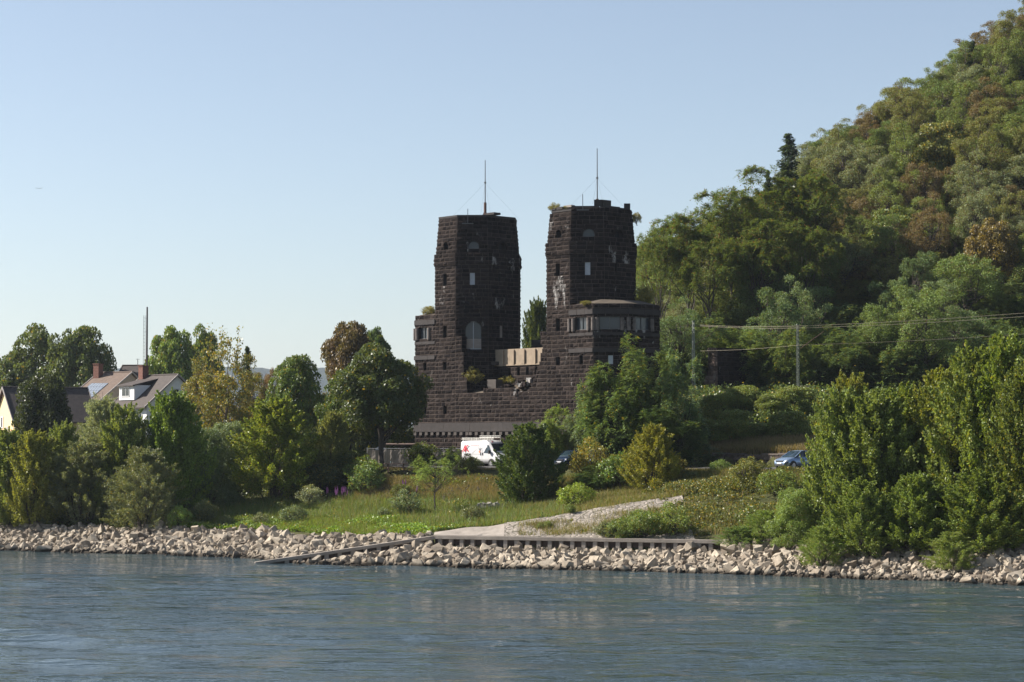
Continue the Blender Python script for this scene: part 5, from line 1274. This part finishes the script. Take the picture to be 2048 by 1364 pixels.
# ---------------------------------------------------------------- vehicles
M_white = plain('white_paint', (.60, .60, .60), .28, var=.03, spec=.5); M_tyre = plain('tyre_rubber', (.02, .02, .02), .8); M_rim = plain('wheel_steel', (.35, .35, .36), .35, .7)
M_wind = glass('vehicle_glass', (.02, .035, .045), .04); M_blk = plain('black_plastic', (.025, .025, .027), .6); M_lamp = plain('lamp_glass', (.6, .62, .65), .15)
M_red = plain('red_lettering', (.6, .04, .06), .4, var=.05); M_gry = plain('grey_lettering', (.3, .3, .32), .5)
def loft(name, secs, mat, parent, smooth=True):
    """secs: list of (x, [(y,z)...]) cross-sections joined into a closed skin"""
    n = len(secs[0][1]); V = [(x, y, z) for x, pr in secs for y, z in pr]; F = []
    for i in range(len(secs) - 1):
        for j in range(n): F.append((i * n + j, i * n + (j + 1) % n, (i + 1) * n + (j + 1) % n, (i + 1) * n + j))
    F += [tuple(range(n))[::-1], tuple((len(secs) - 1) * n + j for j in range(n))]
    me = mesh_np(name, V, F, mat, smooth); bm = bmesh.new(); bm.from_mesh(me); bmesh.ops.recalc_face_normals(bm, faces=bm.faces)
    bmesh.ops.bevel(bm, geom=[e for e in bm.edges if e.calc_face_angle(0) > .6], offset=.03, segments=2, affect='EDGES', clamp_overlap=True); bm.to_mesh(me); bm.free()
    return obj(name, me, parent)
def wheel(x, y, r, parent, side):
    q = MB(); q.tube([(x, y - .1, r), (x, y + .1, r)], r, 24); w = q.build('wheel', M_tyre, parent)
    q = MB(); q.tube([(x, y + side * .09, r), (x, y + side * .115, r)], r * .62, 16); q.tube([(x, y + side * .11, r), (x, y + side * .13, r)], r * .2, 8); q.build('rim', M_rim, w)
def text_part(txt, size, loc, rot, mat, parent, name='lettering', shear=0, sx=1, bold=0):
    cu = bpy.data.curves.new(name, 'FONT'); cu.body = txt; cu.size = size; cu.extrude = .004; cu.shear = shear; cu.offset = bold; cu.align_x = 'CENTER'; cu.align_y = 'CENTER'
    t = bpy.data.objects.new(name, cu); C.objects.link(t); dg = bpy.context.evaluated_depsgraph_get(); me = bpy.data.meshes.new_from_object(t.evaluated_get(dg)); bpy.data.objects.remove(t)
    me.materials.clear(); me.materials.append(mat); o = obj(name, me, parent); o.location = loc; o.rotation_euler = rot; o.scale = (sx, 1, 1); return o
def van():
    # local: +x forward, +y left.  The side we see is y = -1 (right side)
    p = W(921, 925, 205.6); hd = -R(47)
    vx, vy = p.x, p.y; c = Vector((vx, vy, 0)) + Vector((math.cos(hd), math.sin(hd), 0)) * 2.75 + Vector((-math.sin(hd), math.cos(hd), 0)) * 1.02
    r = empty('delivery_van', (c.x, c.y, gz(c.x, c.y) + .12), hd, label='white high-roof delivery van with red AK lettering and a roof rack', cat='van')
    def sec(w, zb, zt, tum=.08, roof=.0): return [(-w, zb), (-w - .02, zb + .5), (-w + .0, zb + (zt - zb) * .5), (-w + tum, zt - .12), (-w + tum + .14, zt + roof), (w - tum - .14, zt + roof), (w - tum, zt - .12), (w, zb + (zt - zb) * .5), (w + .02, zb + .5), (w, zb)]
    prof = [(-2.78, .99, .42, 2.42), (-2.70, 1.0, .32, 2.52), (-1.5, 1.02, .30, 2.56), (.6, 1.02, .30, 2.56), (1.05, 1.02, .30, 2.50), (1.35, 1.01, .30, 2.30), (1.95, 1.0, .30, 1.52), (2.45, .95, .30, 1.22), (2.72, .86, .34, 1.0), (2.80, .78, .42, .75)]
    secs = [(x, sec(w, zb, zt, .09 if x < 1.2 else .13)) for x, w, zb, zt in prof]
    loft('body', secs, M_white, r)
    q = MB(); zf = lambda x: np.interp(x, [p_[0] for p_ in prof], [p_[3] for p_ in prof])
    q.add([(1.40, -.80, zf(1.40) + .012), (1.40, .80, zf(1.40) + .012), (1.97, .84, zf(1.97) + .03), (1.97, -.84, zf(1.97) + .03)], [(0, 1, 2, 3)])
    q.build('windshield', M_wind, r)
    for s in (-1, 1):
        q = MB(); q.add([(.62, s * 1.03, 1.32), (1.62, s * 1.035, 1.28), (1.5, s * 1.0, 1.62), (1.22, s * .955, 2.1), (.66, s * .955, 2.1)], [(0, 1, 2, 3, 4)]); q.build('side_window', M_wind, r)
        q = MB(); q.box((1.52, s * 1.14, 1.42), (.14, .2, .36)); q.build('mirror', M_blk, r, bevel=.03)
        q = MB(); q.box((2.55, s * .76, 1.0), (.26, .26, .3), M=Matrix.Rotation(.5, 4, 'Y')); q.build('headlight', M_lamp, r, bevel=.04)
        for xx in (.20, .50): q = MB(); q.box((xx, s * 1.045, 1.22), (.07, .05, .26)); q.build('door_handle', M_blk, r)
        q = MB(); q.box((-.45, s * 1.045, .42), (1.9, .03, .2)); q.build('side_trim', plain('grey_trim', (.2, .2, .2), .7), r)
        q = MB(); q.box((.38, s * 1.035, 1.25), (.015, .02, 1.75)); q.box((-.85, s * 1.04, 1.22), (2.4, .02, .015)); q.box((-2.0, s * 1.035, 1.3), (.015, .02, 1.8)); q.build('door_seam', plain('seam_grey', (.35, .35, .35)), r)
        for xx in (-1.75, 1.72):
            q = MB(); q.tube([(xx, s * .9, .36), (xx, s * 1.035, .36)], .43, 24); q.build('wheel_arch', M_blk, r)
            wheel(xx, s * .96, .34, r, s)
    q = MB(); q.box((2.70, 0, .48), (.3, 1.8, .3)); q.build('bumper', M_blk, r, bevel=.05)
    q = MB(); q.box((2.76, 0, .86), (.1, 1.0, .2)); q.build('grille', M_blk, r)
    q = MB()
    for s in (-1, 1): q.bar((-2.7, s * .88, 2.66), (-.05, s * .88, 2.66), .07); q.bar((-2.7, s * .88, 2.78), (-.05, s * .88, 2.78), .05); q.bar((-.4, s * .62, 2.84), (1.3, s * .62, 2.84), .07); q.bar((-.4, s * .62, 2.98), (1.3, s * .62, 2.98), .05)
    for xx in np.arange(-2.6, 1.3, .42): q.bar((xx, -.88 if xx < -.1 else -.62, 2.70 if xx < -.1 else 2.9), (xx, .88 if xx < -.1 else .62, 2.70 if xx < -.1 else 2.9), .045)
    for xx in (-2.5, -1.3, 0.0, 1.0): q.bar((xx, -.85, 2.48), (xx, -.85, 2.75), .06); q.bar((xx, .85, 2.48), (xx, .85, 2.75), .06)
    q.build('roof_rack', plain('aluminium', (.62, .60, .56), .4, .3), r)
    ro = (R(90), 0, 0)
    text_part('A', .78, (-2.25, -1.06, 1.66), ro, M_red, r, shear=.25, bold=.012); text_part('K', .92, (-1.82, -1.06, 1.74), ro, M_red, r, bold=.014)
    q = MB(); q.box((-1.75, -1.055, 1.255), (1.2, .01, .045)); q.build('text_line', M_gry, r)
    q = MB()
    for i in range(14): q.box((-2.4 + i * .085, -1.045, 2.08), (.055, .01, .05 + .02 * (i % 3 == 0)))
    q.build('text_line', M_gry, r); q = MB()
    for i in range(15): q.box((-1.18 + i * .085, -1.045, 2.08), (.06, .01, .05 + .02 * (i % 4 == 1)))
    q.build('text_line', M_red, r)
    q = MB(); q.tube([(.05, -1.05, 1.45), (.05, -1.06, 1.45)], .11, 12); q.build('emblem', plain('orange_mark', (.7, .25, .12), .5), r)
    q = MB(); q.bar((-.02, -1.055, 1.6), (-.12, -1.05, 1.9), .03); q.bar((.1, -1.055, 1.6), (.2, -1.05, 1.9), .03); q.bar((.05, -1.055, 1.6), (.05, -1.05, 1.86), .03); q.build('emblem', M_gry, r)
    q = MB(); q.bar((-1.05, -1.055, 1.28), (-.4, -1.05, 1.78), .015); q.build('emblem', M_gry, r)
    t = text_part('M', .26, (1.2, 0, 2.42), (R(90) - .6, 0, R(90)), M_red, r, bold=.01); t.location = (1.27, -.45, 2.38)
    return r
van()
def car(name, x, y, hd, col, label):
    r = empty(name, (x, y, gz(x, y) + .11), hd, label=label, cat='car')
    m = plain('paint_' + name, col, .25, metal=.5, var=.05, spec=.6)
    W_ = .84
    prof = [(-1.95, .70, .30, .80), (-1.88, .80, .26, .98), (-1.55, W_, .24, 1.0), (-.6, W_, .22, 1.0), (.6, W_, .22, .98), (1.2, W_ - .02, .22, .92), (1.65, .78, .22, .80), (1.9, .66, .25, .66), (1.98, .55, .3, .52)]
    def sec(w, zb, zt): return [(-w, zb), (-w - .03, zb + .3), (-w, zt - .08), (-w + .09, zt), (w - .09, zt), (w, zt - .08), (w + .03, zb + .3), (w, zb)]
    loft('body', [(a, sec(b, c_, d_)) for a, b, c_, d_ in prof], m, r)
    cab = [(-1.85, .68, .98), (-1.55, .64, 1.30), (-1.2, .60, 1.46), (-.4, .60, 1.51), (.1, .60, 1.44), (.5, .66, 1.20), (.98, .72, .96)]
    V, F = [], []
    for xx, w, z in cab: V += [(xx, -w - .14 * (1 - (z - .95) / .56), .94), (xx, -w, z), (xx, w, z), (xx, w + .14 * (1 - (z - .95) / .56), .94)]
    for i in range(len(cab) - 1):
        for j in range(3): F.append((i * 4 + j, i * 4 + j + 1, (i + 1) * 4 + j + 1, (i + 1) * 4 + j))
    F += [(3, 2, 1, 0), tuple(len(V) - 4 + j for j in range(4))]
    me = mesh_np('cabin', V, F, M_wind, True); obj('windows', me, r)
    q = MB(); q.add([(-1.5, -.63, 1.335), (-1.2, -.6, 1.475), (-.4, -.6, 1.525), (.1, -.6, 1.455), (.1, .6, 1.455), (-.4, .6, 1.525), (-1.2, .6, 1.475), (-1.5, .63, 1.335)], [(0, 1, 6, 7), (1, 2, 5, 6), (2, 3, 4, 5)]); q.build('roof', m, r)
    for s in (-1, 1):
        q = MB(); q.bar((.1, s * .62, 1.45), (.95, s * .76, .97), .06); q.bar((-.45, s * .63, 1.5), (-.5, s * .8, .97), .07); q.bar((-1.3, s * .63, 1.43), (-1.75, s * .78, .97), .09); q.build('pillar', m, r)
        q = MB(); q.box((.55, s * .93, 1.0), (.14, .2, .13)); q.build('mirror', m, r, bevel=.03)
        q = MB(); q.box((1.72, s * .60, .66), (.34, .24, .17), M=Matrix.Rotation(.3, 4, 'Y')); q.build('headlight', M_lamp, r, bevel=.04)
        q = MB(); q.box((-.25, s * .875, .82), (.16, .03, .04)); q.build('door_handle', M_blk, r)
        for xx in (-1.25, 1.22):
            q = MB(); q.tube([(xx, s * .72, .32), (xx, s * .865, .32)], .37, 22); q.build('wheel_arch', M_blk, r); wheel(xx, s * .80, .30, r, s)
    q = MB(); q.box((1.93, 0, .64), (.12, .85, .10)); q.build('grille', M_blk, r)
    q = MB(); q.box((1.93, 0, .33), (.16, 1.1, .12)); q.build('lower_grille', M_blk, r)
    q = MB(); q.box((2.0, 0, .47), (.03, .52, .11)); q.build('number_plate', plain('plate_white', (.75, .75, .75), .5), r)
    return r
cx_, cy_ = WX(1580, 171.5), 171.5
car('parked_car', WX(1592, 173.3), 173.3, R(180 + 38), (.22, .30, .42), 'silver-blue hatchback on the road, half hidden by the right poplars')
car('dark_car', WX(1142, 191), 191, R(180 + 55), (.03, .05, .10), 'dark blue car behind the bushes right of the white van')
car('far_car', WX(1192, 187), 187, R(180 + 55), (.05, .08, .16), 'blue car mostly hidden between the feathery trees and the yellowish bush')

# ---------------------------------------------------------------- railway: poles, wires, abutment
M_pole = plain('green_grey_steel', (.13, .15, .12), .7, .2)
def cat_pole(px, Y, top, label, col=None):
    x = WX(px, Y); zb = gz(x, Y); H = zw(px, top, Y) - zb
    r = empty('catenary_pole', (x, Y, zb), R(20), label=label, cat='pole', group='railway poles'); q = MB()
    for sx2 in (-1, 1):
        for sy in (-1, 1): q.bar((sx2 * .15, sy * .12, 0), (sx2 * .09, sy * .08, H), .05)
    z = 0
    while z < H - .5:
        w0 = .15 - .06 * z / H
        for sy in (-1, 1): q.bar((-w0, sy * .11, z), (w0, sy * .11, z + .45), .025); q.bar((w0, sy * .11, z), (-w0, sy * .11, z + .45), .025)
        z += .45
    q.build('lattice', M_pole if col is None else col, r); q = MB(); q.box((0, 0, H + .04), (.26, .24, .1)); q.build('cap', M_pole, r)
    q = MB(); q.bar((0, 0, H - .5), (1.6, .2, H - .45), .05); q.bar((0, 0, H - 2.6), (3.2, .3, H - .6), .05); q.build('bracket_arm', M_rust, r); return Vector((x, Y, zb + H))
pA = cat_pole(1387, 224, 643, 'pale lattice railway pole beside the small stone abutment', plain('pale_galvanised', (.26, .28, .24), .6, .2)); pB = cat_pole(1596, 216, 650, 'darker green lattice railway pole behind the right poplars')
def wire(pts, r, label, name='overhead_wire'):
    q = MB(); P = []
    for i in range(len(pts) - 1):
        a, b = Vector(pts[i]), Vector(pts[i + 1])
        for t in np.linspace(0, 1, 12, endpoint=(i == len(pts) - 2)): P.append(a.lerp(b, t) - Vector((0, 0, 1.0)) * .12 * math.sin(math.pi * t))
    q.tube(P, r, 5); o = q.build(name, plain('copper_wire', (.16, .14, .10), .5, .4)); tag(o, label, 'wire', 'overhead railway wires')
wire([W(1400, 650, 223.5), W(1600, 652, 215), W(2048, 626, 196), W(2300, 610, 186)], .018, 'upper of the two high railway wires')
wire([W(1400, 652, 223), W(1600, 656, 214.6), W(2048, 633, 195.6), W(2300, 616, 186)], .018, 'lower of the two high railway wires')
wire([W(1400, 702, 222.5), W(1600, 690, 214), W(2048, 668, 195), W(2300, 655, 186)], .012, 'low contact wire of the railway')
# small stone abutment on the embankment
ab = empty('stone_abutment', (WX(1445, 228), 228, 13), label='small square stone abutment with a pale lit end on the railway embankment', cat='abutment')
OLs = OL.copy(); mb, mm = MB(), MB()
OL = Vector((WX(1405, 227), 227, 0))
z = 12.2; zt_ = zw(1440, 697, 226)
while z < zt_:
    e = float(np.interp(z, [12.2, 15.0, 16.6, zt_], [0, 0, .9, .75]))
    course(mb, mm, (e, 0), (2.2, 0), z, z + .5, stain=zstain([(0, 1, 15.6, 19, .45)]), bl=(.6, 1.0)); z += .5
ab1 = mb.build('lit_end', M_basalt_lit, ab); mm.build('mortar_core', M_mortar, ab1)  # sunny face painted paler than the flank of the same stone
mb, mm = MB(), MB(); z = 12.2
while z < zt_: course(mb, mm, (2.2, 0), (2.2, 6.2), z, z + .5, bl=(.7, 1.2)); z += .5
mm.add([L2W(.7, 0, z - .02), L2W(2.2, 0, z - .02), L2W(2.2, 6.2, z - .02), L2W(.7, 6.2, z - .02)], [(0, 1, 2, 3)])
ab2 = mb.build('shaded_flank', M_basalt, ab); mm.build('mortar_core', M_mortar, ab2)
window('recess', (0, 0), (2.2, 0), .7, 1.25, 12.9, 14.2, ab)
OL = OLs; reparent(ab)
# signal cabinet beside the second pole
sc_ = empty('relay_cabinet', (WX(1610, 217), 217, gz(WX(1610, 217), 217)), label='small grey cabinet at the foot of the second railway pole', cat='cabinet')
q = MB(); q.box((0, 0, .5), (.9, .5, 1.0)); q.build('housing', plain('cabinet_grey', (.22, .18, .17), .7), sc_, bevel=.02); q = MB(); q.box((0, -.26, .5), (.8, .03, .85)); q.build('door', plain('cabinet_door', (.26, .22, .2), .7), sc_)
sc_.location.z = zw(1610, 791, 217)

# ---------------------------------------------------------------- village
def roof_mat(name, a, b):
    if name in MATS: return MATS[name]
    k = N(name); pos = k.coord(); w = k.n('TexWave', wave_type='BANDS', bands_direction='Z'); w.inputs['Scale'].default_value = 3.2; w.inputs['Distortion'].default_value = .6; k.l(pos, w.inputs['Vector'])
    f = k.noise(2.5, pos, 5); c = k.ramp(f, [(.3, a), (.7, b)]); c = k.mix(1.0, c, k.ramp(w.outputs['Fac'], [(0, .6), (.35, 1.05)]), 'MULTIPLY'); k.l(c, k.b.inputs['Base Color'])
    k.b.inputs['Roughness'].default_value = .8; k.bump(w.outputs['Fac'], .5, .05); MATS[name] = k.m; return k.m
M_rbrown = roof_mat('brown_tiles', (.10, .065, .046), (.16, .11, .08)); M_rdark = roof_mat('dark_tiles', (.035, .028, .026), (.07, .052, .045)); M_rmid = roof_mat('weathered_tiles', (.036, .026, .022), (.07, .052, .043))
M_wwhite = plain('white_render', (.72, .72, .72), .85, var=.06); M_wyel = plain('cream_render', (.72, .58, .32), .85, var=.05); M_wbeige = plain('beige_render', (.42, .34, .27), .85, var=.12); M_wgrey = plain('pale_grey_render', (.55, .53, .5), .85, var=.06)
M_brick = plain('chimney_brick', (.16, .07, .05), .9, var=.35, scale=6)
def house(label, px, py, Y, ridge, L, hw, drop, wall, roof, hw2=None, drop2=None, base=6.9):
    """gable end at the apex pixel; the ridge runs away along plan angle `ridge` (radians from +x)"""
    p = W(px, py, Y); r = empty('house', (p.x, p.y, base), ridge, label=label, cat='house', group='village houses'); H = p.z - base
    hw2 = hw2 or hw; d2 = drop2 or drop * hw2 / hw
    q = MB(); pr = [(-hw, 0), (hw2, 0), (hw2, H - d2 - .1), (0, H - .12), (-hw, H - drop - .1)]   # (y,z)
    n = 5; vs = [(0, y, z) for y, z in pr] + [(L, y, z) for y, z in pr]; q.add(vs, [tuple(range(n)), tuple(range(2 * n - 1, n - 1, -1))] + [(i, i + n, (i + 1) % n + n, (i + 1) % n) for i in range(n)])
    q.build('wall', wall, r)
    rf = None
    for s, w, dr in ((-1, hw, drop), (1, hw2, d2)):
        q = MB(); k1 = 1.12; e = Vector((0, s * w * k1, -dr * k1)); t = .16
        a0 = Vector((-.35, 0, H)); a1 = Vector((L + .35, 0, H)); q.add([a0, a1, a1 + e, a0 + e] + [v + Vector((0, 0, -t)) for v in (a0, a1, a1 + e, a0 + e)], [(0, 1, 2, 3), (7, 6, 5, 4), (0, 4, 5, 1), (1, 5, 6, 2), (2, 6, 7, 3), (3, 7, 4, 0)])
        rf = q.build('roof', roof, r)
        for aa in (a0, a1): q = MB(); q.bar(aa + Vector((0, 0, -.02)), aa + e + Vector((0, 0, -.02)), .09, .2); q.build('verge_board', plain('verge_board', (.3, .27, .25), .7), rf)
    q = MB(); q.tube([(-.35, 0, H + .02), (L + .35, 0, H + .02)], .12, 6); q.build('ridge_tiles', roof, rf)
    return r, rf, H
def chimney(r, rf, x, y, zb, h, w=.75):
    q = MB(); q.box((x, y, zb + h / 2), (w, w, h)); q.box((x, y, zb + h + .05), (w + .16, w + .16, .12)); q.build('chimney', M_brick, rf)
def hwin(r, x, y, z, w, h, ax, mat=M_wind):
    f = MB(); f.box((x, y, z), (w + .16, .07, h + .16) if ax == 'x' else (.07, w + .16, h + .16)); fo = f.build('window', M_white, r)
    for s in (-.25, .25):
        q = MB(); o_ = .05; q.box((x + (s * w if ax == 'x' else 0), y, z), (w * .44, .10, h * .9) if ax == 'x' else (.10, w * .44, h * .9)); q.build('pane', mat, fo)
# white house with dark roof, shed dormer, gable in shade on the right
r, rf, H = house('white house with dark tiled roof, long dormer and a shaded gable facing right', 354, 749, 268, R(135), 7.4, 4.6, 3.75, M_wwhite, M_rmid)
# local +y is the left-front... the lit eave side
chimney(r, rf, 6.9, .3, H - .5, 1.7, .95)
q = MB(); q.box((5.0, 2.9, H - 2.3), (3.3, 2.6, 1.9)); q.build('dormer_wall', M_wwhite, r)
q = MB(); q.add([(3.2, .6, H - .45), (6.9, .6, H - .45), (6.9, 4.5, H - 1.35), (3.2, 4.5, H - 1.35), (3.2, .6, H - .6), (6.9, .6, H - .6), (6.9, 4.5, H - 1.5), (3.2, 4.5, H - 1.5)], [(0, 1, 2, 3), (7, 6, 5, 4), (0, 4, 5, 1), (1, 5, 6, 2), (2, 6, 7, 3), (3, 7, 4, 0)]); q.build('dormer_roof', M_rmid, r)
hwin(r, 5.2, 4.22, H - 2.2, 1.6, 1.1, 'x'); hwin(r, -.02, 0, H - 2.4, 1.0, 1.1, 'y'); hwin(r, -.02, -1.8, H - 5.2, 1.0, 1.2, 'y'); hwin(r, -.02, 1.8, H - 5.2, 1.0, 1.2, 'y'); hwin(r, 1.6, 4.62, H - 5.6, 1.1, 1.2, 'x')
# brown-roofed house with solar panels
r, rf, H = house('house with sunlit brown roof carrying solar panels', 261, 744, 288, R(150), 5.4, 3.4, 2.3, M_wbeige, M_rbrown, hw2=8.6, drop2=5.2)
chimney(r, rf, 5.0, .9, H - 1.2, 2.3, .95)
sl = 5.2 / 8.6; q = MB(); q.add([(1.6, 2.7, H - 2.7 * sl + .1), (4.6, 2.7, H - 2.7 * sl + .1), (4.6, 6.3, H - 6.3 * sl + .1), (1.6, 6.3, H - 6.3 * sl + .1), (1.6, 2.7, H - 2.7 * sl + .02), (4.6, 2.7, H - 2.7 * sl + .02), (4.6, 6.3, H - 6.3 * sl + .02), (1.6, 6.3, H - 6.3 * sl + .02)], [(0, 1, 2, 3), (0, 4, 5, 1), (1, 5, 6, 2), (2, 6, 7, 3), (3, 7, 4, 0)])
k = N('solar_glass'); wv = k.n('TexBrick'); wv.inputs['Scale'].default_value = 1.0; wv.inputs['Color1'].default_value = wv.inputs['Color2'].default_value = (.22, .25, .29, 1); wv.inputs['Mortar'].default_value = (.05, .05, .055, 1); wv.inputs['Mortar Size'].default_value = .03; wv.inputs['Brick Width'].default_value = .5; wv.inputs['Row Height'].default_value = .9; k.l(k.coord(), wv.inputs['Vector']); k.l(wv.outputs[0], k.b.inputs['Base Color']); k.b.inputs['Roughness'].default_value = .15
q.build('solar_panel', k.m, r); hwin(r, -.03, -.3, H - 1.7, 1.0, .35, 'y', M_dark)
q = MB(); q.box((3.2, 9.0, H - 5.6), (3.2, 1.6, 1.7)); q.build('dormer_wall', plain('dormer_boarding', (.22, .15, .12), .8), r); hwin(r, 3.3, 9.83, H - 5.6, 2.0, 1.2, 'x')
q = MB(); q.box((3.2, 8.9, H - 4.62), (3.9, 2.3, .14)); q.build('dormer_roof', M_rdark, r)
# long dark roof behind
r, rf, H = house('long dark tiled roof behind the other houses, seen from its eave side', 249, 731, 322, R(-6), 7.6, 4.4, 2.6, M_wgrey, M_rdark)
q = MB(); q.tube([(2.2, -.4, H - .3), (2.2, -.4, H + 1.0)], .05, 6); q.tube([(1.9, -.4, H + .95), (2.5, -.4, H + .95)], .03, 4); q.build('aerial', M_steel, rf)
q = MB(); q.tube([(3.9, -.8, H - .6), (3.9, -.8, H + .35)], .12, 8); q.build('flue', M_board, rf)
# cream house, steep dark roof
r, rf, H = house('cream-yellow gabled house at the left edge with a long dark roof', 10, 774, 262, R(31), 10.4, 4.0, 3.9, M_wyel, M_rdark)
hwin(r, -.03, 1.0, H - 4.4, .9, 1.3, 'y'); q = MB(); q.tube([(-.4, -2.4, H - 5.4), (-.55, -2.5, H - 5.35)], .45, 16); q.build('satellite_dish', M_wgrey, r)
q = MB(); q.box((-1.2, -1.2, H - 6.0), (2.6, 4.5, .16), M=Matrix.Rotation(-.18, 4, 'Y')); q.build('awning', plain('red_awning', (.5, .08, .07), .7), r)
q = MB()
for yy in (-3.3, -1.0, 1.0): q.box((-2.3, yy, (H - 6.2) / 2), (.1, .1, H - 6.2))
q.build('awning_post', M_white, r)
# white gable far left
r, rf, H = house('white-gabled house with reddish brown roof behind the dark cedar', 35.5, 726, 325, R(100), 9, 3.4, 2.5, M_wgrey, M_rbrown, hw2=2.4, drop2=2.3)
chimney(r, rf, 1.5, 1.2, H - 1.6, 1.9, .9); hwin(r, -.03, -1.4, H - 3.6, 1.1, 1.3, 'y')
# tall steel pole with a ladder
x, Y = WX(293, 300), 300; zt = zw(293, 614, Y)
r = empty('flue_mast', (x, Y, 6.8), label='tall slim dark pole with a ladder rising behind the village roofs', cat='mast')
q = MB(); q.tube([(0, 0, 0), (0, 0, zt - 12), (0, 0, zt - 6.8)], [.17, .14, .11], 10); q.build('pole', plain('dark_flue', (.07, .05, .05), .7, var=.3, scale=1), r)
q = MB(); q.bar((-.28, 0, 8), (-.28, 0, zt - 8), .04); q.bar((-.5, 0, 8), (-.5, 0, zt - 8), .04)
for z in np.arange(8, zt - 8, .5): q.bar((-.5, 0, z), (-.28, 0, z), .03)
for z in (10, 14, 18, zt - 8.4): q.bar((-.28, 0, z), (0, 0, z), .04)
q.build('ladder', M_steel, r)
# a bird far off
q = MB(); q.add([(0, 0, 0), (.25, .05, .02), (.5, 0, .12), (.25, -.12, 0), (-.25, .05, .02), (-.5, 0, .12), (-.25, -.12, 0), (0, .3, .0), (0, -.25, -.03)], [(0, 3, 2, 1), (0, 4, 5, 6), (7, 1, 0, 4), (0, 6, 8, 3)])
o = q.build('bird', plain('bird_grey', (.06, .06, .06), .8)); tag(o, 'tiny distant bird in the sky at the far left', 'bird'); o.location = W(78, 377, 260)

# ---------------------------------------------------------------- the air between here and the far hills
hb = MB(); x0_, x1_, y0_, y1_, z0_, z1_ = -3980, 3980, -590, 6900, -4, 222
hb.box(((x0_ + x1_) / 2, (y0_ + y1_) / 2, (z0_ + z1_) / 2), (x1_ - x0_, y1_ - y0_, z1_ - z0_))
k = N('haze_air'); pv = k.n('VolumePrincipled'); pv.inputs['Color'].default_value = (.75, .85, 1, 1); pv.inputs['Density'].default_value = .00007; pv.inputs['Anisotropy'].default_value = .3
k.t.nodes.remove(k.b); k.l(pv.outputs[0], k.out.inputs['Volume'])
hb.build('haze', k.m, kind='stuff')
